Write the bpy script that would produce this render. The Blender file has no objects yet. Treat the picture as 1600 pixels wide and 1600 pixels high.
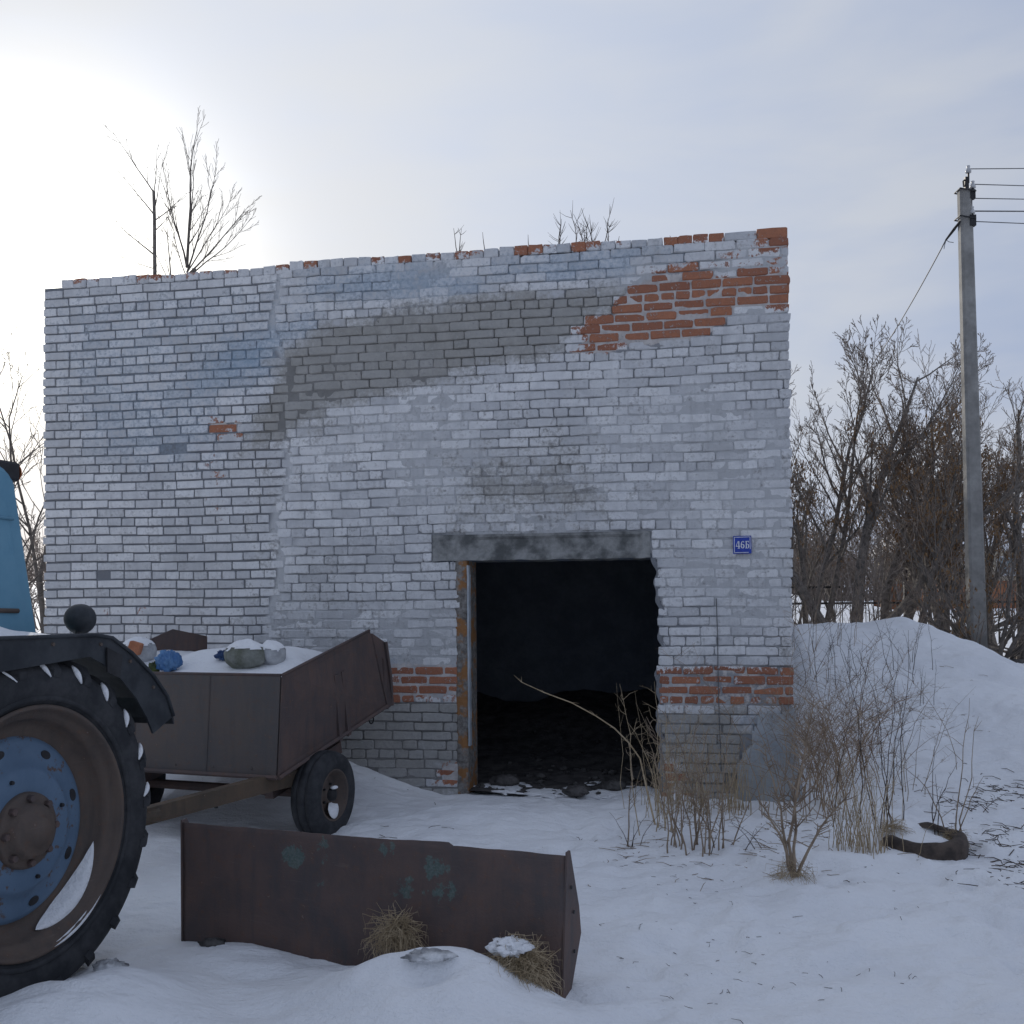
import bpy, math, random
import numpy as np
from mathutils import Vector, Matrix

random.seed(7)
scene = bpy.context.scene
C = scene.collection

# ------------------------------------------------------------------ camera
EYE = Vector((0.0, 0.0, 1.6))
SHIFT_Y = 0.0865
CAM_M = (Matrix.Translation(EYE) @ Matrix.Rotation(math.radians(90.4), 4, 'X')
         @ Matrix.Rotation(math.radians(-0.5), 4, 'Z'))
cd = bpy.data.cameras.new('camera')
cd.sensor_width = 36.0
cd.lens = 36.0
cd.shift_y = SHIFT_Y
cd.clip_start = 0.05
cd.clip_end = 2000.0
cam = bpy.data.objects.new('camera', cd)
C.objects.link(cam)
cam.matrix_world = CAM_M
scene.camera = cam

# ------------------------------------------------------------------ light
SUN_AZ = math.radians(-23.9)      # left of straight ahead (+Y)
SUN_EL = math.radians(16.2)
SUN_DIR = Vector((math.sin(SUN_AZ) * math.cos(SUN_EL), math.cos(SUN_AZ) * math.cos(SUN_EL), math.sin(SUN_EL)))


class NT:
    """small node-tree builder"""
    def __init__(self, tree):
        self.t = tree
        tree.nodes.clear()

    def n(self, typ, **kw):
        nd = self.t.nodes.new(typ)
        for k, v in kw.items():
            setattr(nd, k, v)
        return nd

    def plug(self, sock, v):
        if v is None:
            return
        if hasattr(v, 'is_output') or isinstance(v, bpy.types.NodeSocket):
            self.t.links.new(v, sock)
        else:
            if isinstance(v, (tuple, list)) and len(v) == 3 and sock.type == 'RGBA':
                v = (*v, 1.0)
            sock.default_value = v

    def math(self, op, a, b=None, c=None, clamp=False):
        nd = self.n('ShaderNodeMath', operation=op, use_clamp=clamp)
        self.plug(nd.inputs[0], a)
        self.plug(nd.inputs[1], b)
        self.plug(nd.inputs[2], c)
        return nd.outputs[0]

    def vmath(self, op, a, b=None):
        nd = self.n('ShaderNodeVectorMath', operation=op)
        self.plug(nd.inputs[0], a)
        self.plug(nd.inputs[1], b)
        return nd.outputs['Value' if op in ('DOT_PRODUCT', 'LENGTH') else 'Vector']

    def mix(self, f, a, b, blend='MIX'):
        nd = self.n('ShaderNodeMix', data_type='RGBA', blend_type=blend)
        self.plug(nd.inputs[0], f)
        self.plug(nd.inputs[6], a)
        self.plug(nd.inputs[7], b)
        return nd.outputs[2]

    def noise(self, vec, scale, detail=4.0, rough=0.55, dist=0.0):
        nd = self.n('ShaderNodeTexNoise')
        self.plug(nd.inputs['Vector'], vec)
        nd.inputs['Scale'].default_value = scale
        nd.inputs['Detail'].default_value = detail
        nd.inputs['Roughness'].default_value = rough
        nd.inputs['Distortion'].default_value = dist
        return nd.outputs['Fac']

    def step(self, v, lo, hi, a=0.0, b=1.0):
        nd = self.n('ShaderNodeMapRange', interpolation_type='SMOOTHSTEP')
        self.plug(nd.inputs[0], v)
        nd.inputs[1].default_value = lo
        nd.inputs[2].default_value = hi
        nd.inputs[3].default_value = a
        nd.inputs[4].default_value = b
        return nd.outputs[0]

    def attr(self, name):
        nd = self.n('ShaderNodeAttribute')
        nd.attribute_name = name
        sp = self.n('ShaderNodeSeparateColor')
        self.t.links.new(nd.outputs['Color'], sp.inputs[0])
        return sp.outputs

    def scaled(self, vec, s):
        nd = self.n('ShaderNodeMapping')
        self.plug(nd.inputs['Vector'], vec)
        nd.inputs['Scale'].default_value = s
        return nd.outputs[0]


world = bpy.data.worlds.new('World')
scene.world = world
world.use_nodes = True
w = NT(world.node_tree)
tc = w.n('ShaderNodeTexCoord').outputs['Generated']
sky = w.n('ShaderNodeTexSky', sky_type='NISHITA', sun_disc=False)
sky.sun_elevation = SUN_EL
sky.sun_rotation = SUN_AZ
sky.air_density = 1.2
sky.dust_density = 2.0
# thin high cloud lit by the sun behind it: brighter around the sun, streaky everywhere
cosg = w.vmath('DOT_PRODUCT', tc, tuple(SUN_DIR))
g0 = w.math('MAXIMUM', cosg, 0.0)
wide = w.math('POWER', g0, 3.2)
mid = w.math('POWER', g0, 60.0)
tight = w.math('POWER', g0, 170.0)
sv = w.scaled(tc, (1.0, 1.0, 2.6))
cl1 = w.noise(sv, 2.1, 5.0, 0.5, 0.6)
cl2 = w.noise(w.scaled(tc, (1.0, 1.3, 4.0)), 4.2, 4.0, 0.5, 0.4)
cloud = w.math('ADD', w.math('MULTIPLY', cl1, 0.65), w.math('MULTIPLY', cl2, 0.35))
dens = w.step(cloud, 0.36, 0.64)
lum = w.math('ADD', w.math('MULTIPLY', wide, 3.7), w.math('MULTIPLY', mid, 1.6))
lum = w.math('ADD', lum, w.math('MULTIPLY', tight, 22.0))
lum = w.math('MULTIPLY', lum, w.step(cloud, 0.34, 0.66, 1.22, 0.74))
warm = w.mix(1.0, (1.0, 0.965, 0.83, 1), lum, 'MULTIPLY')
base_c = w.mix(dens, (2.75, 3.5, 5.3, 1), (4.7, 5.1, 6.0, 1))
cl_col = w.mix(1.0, base_c, warm, 'ADD')
veil = w.mix(0.955, sky.outputs[0], cl_col)
bg = w.n('ShaderNodeBackground')
w.plug(bg.inputs['Color'], veil)
bg.inputs['Strength'].default_value = 0.1
wo = w.n('ShaderNodeOutputWorld')
w.t.links.new(bg.outputs[0], wo.inputs[0])

sd_ = bpy.data.lights.new('sun', 'SUN')
sd_.energy = 3.6
sd_.angle = math.radians(2.0)
sd_.color = (1.0, 0.93, 0.83)
sun = bpy.data.objects.new('sun', sd_)
C.objects.link(sun)
sun.rotation_euler = (-SUN_DIR).to_track_quat('-Z', 'Y').to_euler()
sun.location = (-8, 20, 12)

scene.view_settings.view_transform = 'Standard'
scene.view_settings.look = 'None'
scene.view_settings.exposure = 0.0
scene.view_settings.gamma = 1.0
scene.view_settings.use_curve_mapping = False
try:
    scene.cycles.use_denoising = True
    scene.cycles.max_bounces = 6
    scene.cycles.transparent_max_bounces = 8
except Exception:
    pass


# ------------------------------------------------------------------ survey helpers
def at(px, py, Y):
    """world point on the sight line of a photo pixel at forward distance Y"""
    d = CAM_M.to_3x3() @ Vector(((px - 800) / 1600, (800 - py) / 1600 + SHIFT_Y, -1.0))
    return EYE + d * (Y / d.y)


_Ri = np.array(CAM_M.to_3x3().transposed())


def project(P):
    """world points (n,3) -> photo pixels, for placing paint zones on the wall"""
    q = (np.asarray(P) - np.array(EYE)) @ _Ri.T
    return 800 + 1600 * q[:, 0] / -q[:, 2], 800 - 1600 * (q[:, 1] / -q[:, 2] - SHIFT_Y)


def _hash(ix, iy, seed):
    h = np.sin(ix * 127.1 + iy * 311.7 + seed * 74.7) * 43758.5453
    return h - np.floor(h)


def vnoise(x, y, seed=0):
    x = np.asarray(x, float)
    y = np.asarray(y, float)
    ix, iy = np.floor(x), np.floor(y)
    fx, fy = x - ix, y - iy
    fx = fx * fx * (3 - 2 * fx)
    fy = fy * fy * (3 - 2 * fy)
    a = _hash(ix, iy, seed)
    b = _hash(ix + 1, iy, seed)
    c = _hash(ix, iy + 1, seed)
    d = _hash(ix + 1, iy + 1, seed)
    return (a * (1 - fx) + b * fx) * (1 - fy) + (c * (1 - fx) + d * fx) * fy


def fbm(x, y, seed=0, octs=4, gain=0.5):
    s, a, t = 0.0, 1.0, 0.0
    for o in range(octs):
        s = s + a * vnoise(x * 2 ** o, y * 2 ** o, seed + o * 13)
        t += a
        a *= gain
    return s / t


def sstep(a, b, x):
    t = np.clip((np.asarray(x, float) - a) / (b - a), 0, 1)
    return t * t * (3 - 2 * t)


# ------------------------------------------------------------------ mesh helpers
class MB:
    def __init__(self):
        self.v = []
        self.f = []

    def add(self, vs, fs, M=None):
        o = len(self.v)
        if M is not None:
            vs = [M @ Vector(p) for p in vs]
        self.v += [tuple(p) for p in vs]
        self.f += [tuple(i + o for i in f) for f in fs]
        return self

    def box(self, c, s, M=None, bevel=0.0):
        x, y, z = s[0] / 2, s[1] / 2, s[2] / 2
        if bevel <= 0:
            vs = [(c[0] + a * x, c[1] + b * y, c[2] + d * z) for a in (-1, 1) for b in (-1, 1) for d in (-1, 1)]
            fs = [(0, 1, 3, 2), (4, 6, 7, 5), (0, 4, 5, 1), (2, 3, 7, 6), (0, 2, 6, 4), (1, 5, 7, 3)]
            return self.add(vs, fs, M)
        b = bevel
        prof = [(-x + b, -y), (x - b, -y), (x, -y + b), (x, y - b), (x - b, y), (-x + b, y), (-x, y - b), (-x, -y + b)]
        k = 1 - b / max(x, y, 1e-6)
        rings = [(-z, k), (-z + b, 1), (z - b, 1), (z, k)]
        vs = [(c[0] + p[0] * s_, c[1] + p[1] * s_, c[2] + zz) for zz, s_ in rings for p in prof]
        fs = [tuple(range(7, -1, -1)), tuple(range(24, 32))]
        for r in range(3):
            for i in range(8):
                j = (i + 1) % 8
                fs.append((r * 8 + i, r * 8 + j, r * 8 + 8 + j, r * 8 + 8 + i))
        return self.add(vs, fs, M)

    def tube(self, pts, rad, n=5, M=None, cap=True):
        pts = [Vector(p) for p in pts]
        if not hasattr(rad, '__len__'):
            rad = [rad] * len(pts)
        vs, fs = [], []
        t0 = (pts[1] - pts[0]).normalized()
        ref = Vector((0, 0, 1)) if abs(t0.z) < 0.9 else Vector((1, 0, 0))
        a = t0.cross(ref).normalized()
        for i, p in enumerate(pts):
            t = (pts[min(i + 1, len(pts) - 1)] - pts[max(i - 1, 0)])
            t = t.normalized() if t.length > 1e-9 else t0
            a = (a - t * a.dot(t))
            a = a.normalized() if a.length > 1e-6 else t.orthogonal().normalized()
            b = t.cross(a)
            for k in range(n):
                th = 2 * math.pi * k / n
                vs.append(p + (a * math.cos(th) + b * math.sin(th)) * rad[i])
        for i in range(len(pts) - 1):
            for k in range(n):
                k2 = (k + 1) % n
                fs.append((i * n + k, i * n + k2, (i + 1) * n + k2, (i + 1) * n + k))
        if cap:
            fs.append(tuple(range(n - 1, -1, -1)))
            fs.append(tuple((len(pts) - 1) * n + k for k in range(n)))
        return self.add(vs, fs, M)

    def lathe(self, prof, n=32, M=None, close=False):
        """profile [(radius, y)] turned about local Y"""
        vs, fs = [], []
        for r, y in prof:
            for k in range(n):
                th = 2 * math.pi * k / n
                vs.append((r * math.cos(th), y, r * math.sin(th)))
        m = len(prof)
        for i in range(m if close else m - 1):
            i2 = (i + 1) % m
            for k in range(n):
                k2 = (k + 1) % n
                fs.append((i * n + k, i * n + k2, i2 * n + k2, i2 * n + k))
        return self.add(vs, fs, M)

    def plate(self, poly, thick, M=None):
        """flat polygon (3-D points, planar) given a thickness along its normal, centred"""
        P = [Vector(p) for p in poly]
        nrm = Vector((0, 0, 0))
        for i in range(len(P)):
            nrm += P[i].cross(P[(i + 1) % len(P)])
        nrm.normalize()
        n = len(P)
        vs = [p + nrm * thick / 2 for p in P] + [p - nrm * thick / 2 for p in P]
        fs = [tuple(range(n)), tuple(range(2 * n - 1, n - 1, -1))]
        for i in range(n):
            j = (i + 1) % n
            fs.append((i, n + i, n + j, j))
        return self.add(vs, fs, M)

    def blob(self, c, s, seed=0, nu=14, nv=9, amp=0.12, M=None, freq=1.7, flat=None):
        vs, fs = [], []
        for j in range(nv + 1):
            ph = math.pi * j / nv
            for i in range(nu):
                th = 2 * math.pi * i / nu
                d = Vector((math.sin(ph) * math.cos(th), math.sin(ph) * math.sin(th), math.cos(ph)))
                k = 1 + amp * 2 * (float(fbm(d.x * freq + 5 + d.z, d.y * freq + 9 - d.z * .7, seed, 3)) - 0.5)
                p = Vector((c[0] + d.x * s[0] * k, c[1] + d.y * s[1] * k, c[2] + d.z * s[2] * k))
                if flat is not None and p.z < flat:
                    p.z = flat
                vs.append(p)
        for j in range(nv):
            for i in range(nu):
                i2 = (i + 1) % nu
                fs.append((j * nu + i, (j + 1) * nu + i, (j + 1) * nu + i2, j * nu + i2))
        return self.add(vs, fs, M)

    def build(self, name, mat, parent=None, smooth=False, kind=None):
        me = bpy.data.meshes.new(name)
        me.from_pydata(self.v, [], self.f)
        me.update()
        if smooth:
            me.polygons.foreach_set('use_smooth', [True] * len(me.polygons))
        me.materials.append(mat)
        ob = bpy.data.objects.new(name, me)
        C.objects.link(ob)
        if parent is not None:
            ob.parent = parent
        if kind:
            ob['kind'] = kind
        return ob


def tag(o, label, cat, group=None):
    o['label'] = label
    o['category'] = cat
    if group:
        o['group'] = group
    return o


def empty(name, loc=(0, 0, 0), rz=0.0):
    o = bpy.data.objects.new(name, None)
    o.empty_display_size = 0.2
    C.objects.link(o)
    o.location = loc
    o.rotation_euler = (0, 0, rz)
    return o


def copy_tree(o, parent=None):
    c = o.copy()
    C.objects.link(c)
    if parent is not None:
        c.parent = parent
    for ch in list(o.children):
        copy_tree(ch, c)
    return c


# ------------------------------------------------------------------ materials
def new_mat(name):
    m = bpy.data.materials.new(name)
    m.use_nodes = True
    t = NT(m.node_tree)
    b = t.n('ShaderNodeBsdfPrincipled')
    o = t.n('ShaderNodeOutputMaterial')
    t.t.links.new(b.outputs[0], o.inputs[0])
    return m, t, b


def finish(t, b, col, rough, height=None, bump=0.3, dist=0.01, metal=0.0, spec=None):
    t.plug(b.inputs['Base Color'], col)
    t.plug(b.inputs['Roughness'], rough)
    b.inputs['Metallic'].default_value = metal
    if spec is not None:
        b.inputs['Specular IOR Level'].default_value = spec
    if height is not None:
        bp = t.n('ShaderNodeBump')
        bp.inputs['Strength'].default_value = bump
        bp.inputs['Distance'].default_value = dist
        t.plug(bp.inputs['Height'], height)
        t.t.links.new(bp.outputs[0], b.inputs['Normal'])


def simple(name, ca, cb, scale=8.0, rough=0.8, bump=0.3, dist=0.01, lo=0.35, hi=0.65, obj=True, detail=6.0, spec=0.3, metal=0.0):
    m, t, b = new_mat(name)
    co = t.n('ShaderNodeTexCoord').outputs['Object'] if obj else t.n('ShaderNodeNewGeometry').outputs['Position']
    n1 = t.noise(co, scale, detail, 0.6)
    n2 = t.noise(co, scale * 6, 3.0, 0.6)
    col = t.mix(t.step(n1, lo, hi), ca, cb)
    col = t.mix(t.math('MULTIPLY', t.step(n2, 0.3, 0.75), 0.25), col, tuple(x * 0.6 for x in ca))
    finish(t, b, col, rough, t.math('ADD', n1, t.math('MULTIPLY', n2, 0.4)), bump, dist, metal, spec)
    return m


def make_snow():
    m, t, b = new_mat('snow')
    g = t.n('ShaderNodeNewGeometry').outputs['Position']
    n1 = t.noise(g, 1.1, 5.0, 0.55)
    n2 = t.noise(t.scaled(g, (1.0, 2.0, 1.0)), 9.0, 5.0, 0.6)
    n3 = t.noise(g, 60.0, 3.0, 0.6)
    col = t.mix(t.step(n1, 0.3, 0.7), (0.79, 0.80, 0.82), (0.86, 0.868, 0.88))
    h = t.math('ADD', t.math('MULTIPLY', n2, 0.7), t.math('MULTIPLY', n3, 0.18))
    finish(t, b, col, 0.75, h, 0.8, 0.045, 0.0, 0.15)
    return m


def make_wall_paint(name, mortar=False):
    m, t, b = new_mat(name)
    g = t.n('ShaderNodeNewGeometry').outputs['Position']
    z = t.attr('zone')
    ti = t.attr('tint')
    n1 = t.noise(g, 7.0, 7.0, 0.68)
    n2 = t.noise(g, 34.0, 5.0, 0.65)
    n3 = t.noise(g, 1.3, 4.0, 0.55)
    n4 = t.noise(g, 130.0, 3.0, 0.6)
    streak = t.noise(t.scaled(g, (9.0, 9.0, 0.7)), 2.0, 5.0, 0.6)
    jit = t.math('ADD', t.math('MULTIPLY', t.math('SUBTRACT', n1, 0.5), 1.5),
                 t.math('MULTIPLY', t.math('SUBTRACT', n2, 0.5), 1.1))
    # limewash, a little different on each brick
    if mortar:
        wa, wb = (0.205, 0.215, 0.235), (0.52, 0.53, 0.545)
    else:
        wa, wb = (0.52, 0.53, 0.55), (0.80, 0.805, 0.815)
    white = t.mix(t.step(t.math('ADD', t.math('MULTIPLY', n1, 0.25 if mortar else 0.72), t.math('MULTIPLY', ti[0], 0.75 if mortar else 0.28)), 0.25, 0.75), wa, wb)
    white = t.mix(t.math('MULTIPLY', t.step(n3, 0.45, 0.75), 0.25), white, (0.34, 0.345, 0.34))
    white = t.mix(t.math('MULTIPLY', t.step(streak, 0.5, 0.8), 0.28), white, (0.25, 0.255, 0.26))
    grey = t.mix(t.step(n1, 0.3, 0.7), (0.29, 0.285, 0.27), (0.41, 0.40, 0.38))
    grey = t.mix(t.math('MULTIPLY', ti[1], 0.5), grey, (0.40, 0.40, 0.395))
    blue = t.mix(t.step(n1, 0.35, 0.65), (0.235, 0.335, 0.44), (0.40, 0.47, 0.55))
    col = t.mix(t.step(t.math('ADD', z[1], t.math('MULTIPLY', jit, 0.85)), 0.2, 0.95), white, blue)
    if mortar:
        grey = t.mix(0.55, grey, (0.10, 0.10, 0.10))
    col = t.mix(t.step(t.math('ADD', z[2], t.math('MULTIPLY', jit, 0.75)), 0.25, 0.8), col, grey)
    worn = t.step(t.math('ADD', n2, t.math('MULTIPLY', t.math('SUBTRACT', n1, 0.5), 0.9)), 0.52, 0.66)
    col = t.mix(t.math('MULTIPLY', worn, 0.30), col, (0.27, 0.27, 0.275))
    # dark grime spots in the wash
    spots = t.step(t.math('ADD', n2, t.math('MULTIPLY', t.math('SUBTRACT', n1, 0.5), 0.8)), 0.66, 0.76)
    col = t.mix(t.math('MULTIPLY', spots, 0.55), col, (0.20, 0.19, 0.185))
    # bare brick where the wash has gone
    if mortar:
        bare = t.mix(t.step(n1, 0.35, 0.65), (0.42, 0.39, 0.38), (0.60, 0.575, 0.56))
    else:
        bare = t.mix(ti[0], (0.45, 0.195, 0.115), (0.32, 0.14, 0.092))
        bare = t.mix(t.math('MULTIPLY', t.step(n2, 0.35, 0.7), 0.45), bare, (0.22, 0.105, 0.07))
        bare = t.mix(t.step(t.math('ADD', n2, t.math('MULTIPLY', t.math('SUBTRACT', n4, 0.5), 0.6)), 0.60, 0.72), bare, (0.43, 0.38, 0.36))
    col = t.mix(t.step(t.math('ADD', z[0], t.math('MULTIPLY', jit, 0.62)), 0.46, 0.56), col, bare)
    h = t.math('ADD', t.math('MULTIPLY', n2, 0.7), t.math('ADD', t.math('MULTIPLY', n4, 0.35), t.math('MULTIPLY', n1, 0.8)))
    finish(t, b, col, 0.92, h, 0.9, 0.016, 0.0, 0.15)
    return m


def make_rust(name, a=(0.084, 0.067, 0.066), bb=(0.132, 0.09, 0.078), dark=(0.066, 0.063, 0.067), teal=0.0, light=0.0):  # rust tones greyed to put part of the bluish lens veil into them
    m, t, b = new_mat(name)
    co = t.n('ShaderNodeTexCoord').outputs['Object']
    n1 = t.noise(co, 3.2, 7.0, 0.65, 0.4)
    n2 = t.noise(co, 22.0, 6.0, 0.7)
    n3 = t.noise(t.scaled(co, (6.0, 6.0, 0.8)), 2.5, 5.0, 0.6)
    n4 = t.noise(co, 90.0, 3.0, 0.6)
    scr = t.noise(t.scaled(co, (1.0, 1.0, 14.0)), 6.0, 5.0, 0.65, 1.2)
    col = t.mix(t.step(n1, 0.32, 0.68), a, bb)
    col = t.mix(t.math('MULTIPLY', t.step(scr, 0.60, 0.72), 0.4), col, (0.17, 0.14, 0.125))
    col = t.mix(t.math('MULTIPLY', t.step(n3, 0.45, 0.75), 0.6), col, dark)
    col = t.mix(t.math('MULTIPLY', t.step(n2, 0.52, 0.75), 0.45), col, (0.16, 0.075, 0.04))
    col = t.mix(t.step(t.math('ADD', n2, t.math('MULTIPLY', t.math('SUBTRACT', n4, 0.5), 0.5)), 0.70, 0.78), col, (0.22, 0.20, 0.19))
    if teal > 0:
        tz = t.attr('tealmask')[0]
        k = t.math('ADD', tz, t.math('MULTIPLY', t.math('SUBTRACT', n2, 0.5), 1.7))
        tcol = t.mix(t.step(n4, 0.35, 0.65), (0.055, 0.135, 0.125), (0.13, 0.20, 0.19))
        col = t.mix(t.math('MULTIPLY', t.step(k, 0.5, 0.62), teal), col, tcol)
    h = t.math('ADD', n2, t.math('MULTIPLY', n4, 0.5))
    finish(t, b, col, t.step(n1, 0.2, 0.8, 0.62, 0.85), h, 0.5, 0.006, 0.0, 0.35)
    return m


M = {}
M['snow'] = make_snow()
M['paint'] = make_wall_paint('limewashed_brick')
M['mortar'] = make_wall_paint('lime_mortar', True)
M['rust'] = make_rust('rusty_steel')
M['rust_teal'] = make_rust('rusty_steel_old_paint', teal=0.55)
M['rust_grey'] = make_rust('grey_brown_rust', (0.088, 0.082, 0.084), (0.118, 0.098, 0.09), (0.074, 0.074, 0.078))  # rust greyed further, some of the lens veil held in its colour
M['rust_brown'] = make_rust('brown_rust', (0.085, 0.068, 0.06), (0.13, 0.098, 0.08), (0.06, 0.055, 0.052))
M['drawbar'] = make_rust('rusty_drawbar', (0.075, 0.058, 0.042), (0.12, 0.085, 0.058), (0.05, 0.042, 0.035))
M['concrete'] = simple('weathered_concrete', (0.10, 0.105, 0.105), (0.31, 0.315, 0.31), 5.0, 0.9, 0.8, 0.015, 0.36, 0.62)
M['pole'] = simple('pole_concrete', (0.22, 0.215, 0.205), (0.33, 0.325, 0.31), 3.0, 0.9, 0.3, 0.01)
M['veiled_wall'] = simple('dirty_veiled_interior', (0.15, 0.17, 0.205), (0.20, 0.225, 0.265), 4.0, 0.95, 0.4, 0.02)  # dirty walls, lifted and blued to put part of the lens veil in
M['rubble'] = simple('rubble', (0.045, 0.042, 0.042), (0.12, 0.115, 0.11), 9.0, 0.95, 0.5, 0.01)
M['earth'] = simple('dark_earth', (0.05, 0.047, 0.047), (0.12, 0.112, 0.108), 8.0, 0.95, 0.6, 0.02)
M['rubber'] = simple('tyre_rubber', (0.028, 0.030, 0.034), (0.055, 0.056, 0.06), 9.0, 0.85, 0.35, 0.004)
M['old_rubber'] = simple('old_perished_rubber', (0.05, 0.042, 0.038), (0.11, 0.085, 0.07), 12.0, 0.9, 0.5, 0.006)
M['fender'] = simple('dark_fender_paint', (0.022, 0.026, 0.032), (0.05, 0.055, 0.062), 6.0, 0.6, 0.2, 0.003)
M['black'] = simple('black_metal', (0.02, 0.02, 0.022), (0.035, 0.035, 0.038), 10.0, 0.55, 0.2, 0.003)
M['roof'] = simple('bitumen_roof', (0.04, 0.04, 0.04), (0.07, 0.07, 0.07), 5.0, 0.9, 0.3, 0.01)
M['straw'] = simple('dry_straw', (0.32, 0.245, 0.15), (0.50, 0.40, 0.27), 9.0, 0.9, 0.0, 0.001, obj=False)
M['thicket'] = simple('dry_thicket', (0.22, 0.155, 0.105), (0.38, 0.285, 0.195), 9.0, 0.9, 0.0, 0.001, obj=False)
M['stem'] = simple('dry_brown_stem', (0.20, 0.15, 0.11), (0.36, 0.285, 0.21), 9.0, 0.9, 0.0, 0.001, obj=False)
M['stem_dark'] = simple('dark_weed_stem', (0.05, 0.038, 0.032), (0.11, 0.08, 0.062), 9.0, 0.9, 0.0, 0.001, obj=False)
M['bark'] = simple('bark', (0.11, 0.098, 0.09), (0.24, 0.215, 0.19), 14.0, 0.95, 0.5, 0.01, obj=False)
M['twig'] = simple('twig_bark', (0.17, 0.14, 0.12), (0.30, 0.25, 0.21), 7.0, 0.95, 0.0, 0.001, obj=False)
M['bark_pale_skyglare'] = simple('pale_skyglare_bark', (0.10, 0.09, 0.08), (0.19, 0.165, 0.145), 14.0, 0.95, 0.3, 0.01, obj=False)  # tone puts the sky's glare round thin roof-line limbs into the bark
M['seed'] = simple('dry_seed_wings', (0.17, 0.098, 0.048), (0.30, 0.19, 0.10), 11.0, 0.9, 0.0, 0.001, obj=False)
M['cream'] = simple('cream_render', (0.58, 0.52, 0.40), (0.70, 0.64, 0.52), 2.0, 0.9, 0.1, 0.01)
M['orange_brick'] = simple('orange_plinth', (0.36, 0.16, 0.085), (0.46, 0.22, 0.12), 3.0, 0.9, 0.1, 0.01)
M['glass_far'] = simple('dark_window', (0.16, 0.20, 0.22), (0.30, 0.36, 0.38), 1.0, 0.3, 0.0, 0.01)
M['white'] = simple('white_enamel', (0.72, 0.74, 0.78), (0.80, 0.82, 0.84), 20.0, 0.4, 0.0, 0.001)
M['enamel'] = simple('blue_enamel', (0.018, 0.045, 0.32), (0.03, 0.07, 0.42), 20.0, 0.35, 0.05, 0.001)
M['orange_lens'] = simple('orange_lens', (0.55, 0.12, 0.02), (0.65, 0.17, 0.03), 20.0, 0.3, 0.0, 0.001)
M['porcelain'] = simple('porcelain', (0.45, 0.46, 0.47), (0.6, 0.6, 0.6), 20.0, 0.35, 0.0, 0.001)
M['wire'] = simple('aluminium_wire', (0.10, 0.105, 0.11), (0.15, 0.155, 0.16), 10.0, 0.6, 0.0, 0.001)
M['sack'] = simple('grey_green_sack', (0.13, 0.14, 0.11), (0.24, 0.25, 0.23), 9.0, 0.8, 0.7, 0.02)
M['sack_grey'] = simple('grey_sack', (0.34, 0.35, 0.37), (0.48, 0.49, 0.50), 9.0, 0.8, 0.6, 0.02)
M['blue_bag'] = simple('blue_plastic', (0.06, 0.16, 0.36), (0.14, 0.28, 0.50), 14.0, 0.5, 0.6, 0.02)
M['dark_blue_bag'] = simple('dark_blue_plastic', (0.02, 0.045, 0.13), (0.05, 0.10, 0.22), 14.0, 0.5, 0.6, 0.02)
M['green_bag'] = simple('olive_plastic', (0.035, 0.05, 0.02), (0.10, 0.12, 0.03), 14.0, 0.6, 0.6, 0.02)
M['clod'] = simple('icy_clod', (0.25, 0.25, 0.26), (0.78, 0.79, 0.80), 8.0, 0.9, 0.7, 0.03)
M['card'] = simple('orange_carton', (0.38, 0.15, 0.08), (0.48, 0.20, 0.11), 14.0, 0.8, 0.3, 0.01)


def make_blue_metal(name, a, bcol, rust_lo=0.66):
    m, t, b = new_mat(name)
    co = t.n('ShaderNodeTexCoord').outputs['Object']
    n1 = t.noise(co, 2.5, 6.0, 0.6)
    n2 = t.noise(co, 16.0, 6.0, 0.7)
    n3 = t.noise(co, 60.0, 3.0, 0.6)
    col = t.mix(t.step(n1, 0.3, 0.7), a, bcol)
    col = t.mix(t.step(t.math('ADD', n2, t.math('MULTIPLY', t.math('SUBTRACT', n1, 0.5), 0.6)), rust_lo, rust_lo + 0.08), col, (0.12, 0.07, 0.045))
    finish(t, b, col, t.step(n2, 0.3, 0.7, 0.45, 0.7), t.math('ADD', n2, n3), 0.12, 0.004, 0.0, 0.4)
    return m


M['cab'] = make_blue_metal('faded_blue_cab_paint', (0.105, 0.26, 0.375), (0.145, 0.315, 0.43), 0.72)
M['disc'] = make_blue_metal('blue_wheel_disc_paint', (0.085, 0.14, 0.215), (0.125, 0.195, 0.285), 0.58)


def make_plaster():
    m, t, b = new_mat('cement_plaster')
    g = t.n('ShaderNodeNewGeometry').outputs['Position']
    n1 = t.noise(g, 4.0, 7.0, 0.65)
    n2 = t.noise(g, 26.0, 6.0, 0.7)
    n3 = t.noise(g, 1.5, 3.0, 0.5)
    col = t.mix(t.step(n1, 0.3, 0.7), (0.30, 0.335, 0.37), (0.47, 0.505, 0.54))
    col = t.mix(t.math('MULTIPLY', t.step(n3, 0.4, 0.7), 0.5), col, (0.24, 0.24, 0.22))
    col = t.mix(t.step(n2, 0.68, 0.76), col, (0.07, 0.07, 0.07))
    finish(t, b, col, 0.92, t.math('ADD', n1, n2), 0.6, 0.012, 0.0, 0.15)
    return m


def make_jamb():
    m, t, b = new_mat('stained_mortar')
    g = t.n('ShaderNodeNewGeometry').outputs['Position']
    n1 = t.noise(g, 5.5, 6.0, 0.65)
    n2 = t.noise(g, 24.0, 6.0, 0.7)
    col = t.mix(t.step(n2, 0.3, 0.7), (0.12, 0.11, 0.10), (0.30, 0.29, 0.275))
    col = t.mix(t.step(n1, 0.47, 0.56), col, (0.30, 0.155, 0.07))
    finish(t, b, col, 0.95, t.math('ADD', n1, n2), 0.9, 0.02, 0.0, 0.1)
    return m


M['plaster'] = make_plaster()
M['jamb'] = make_jamb()

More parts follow.
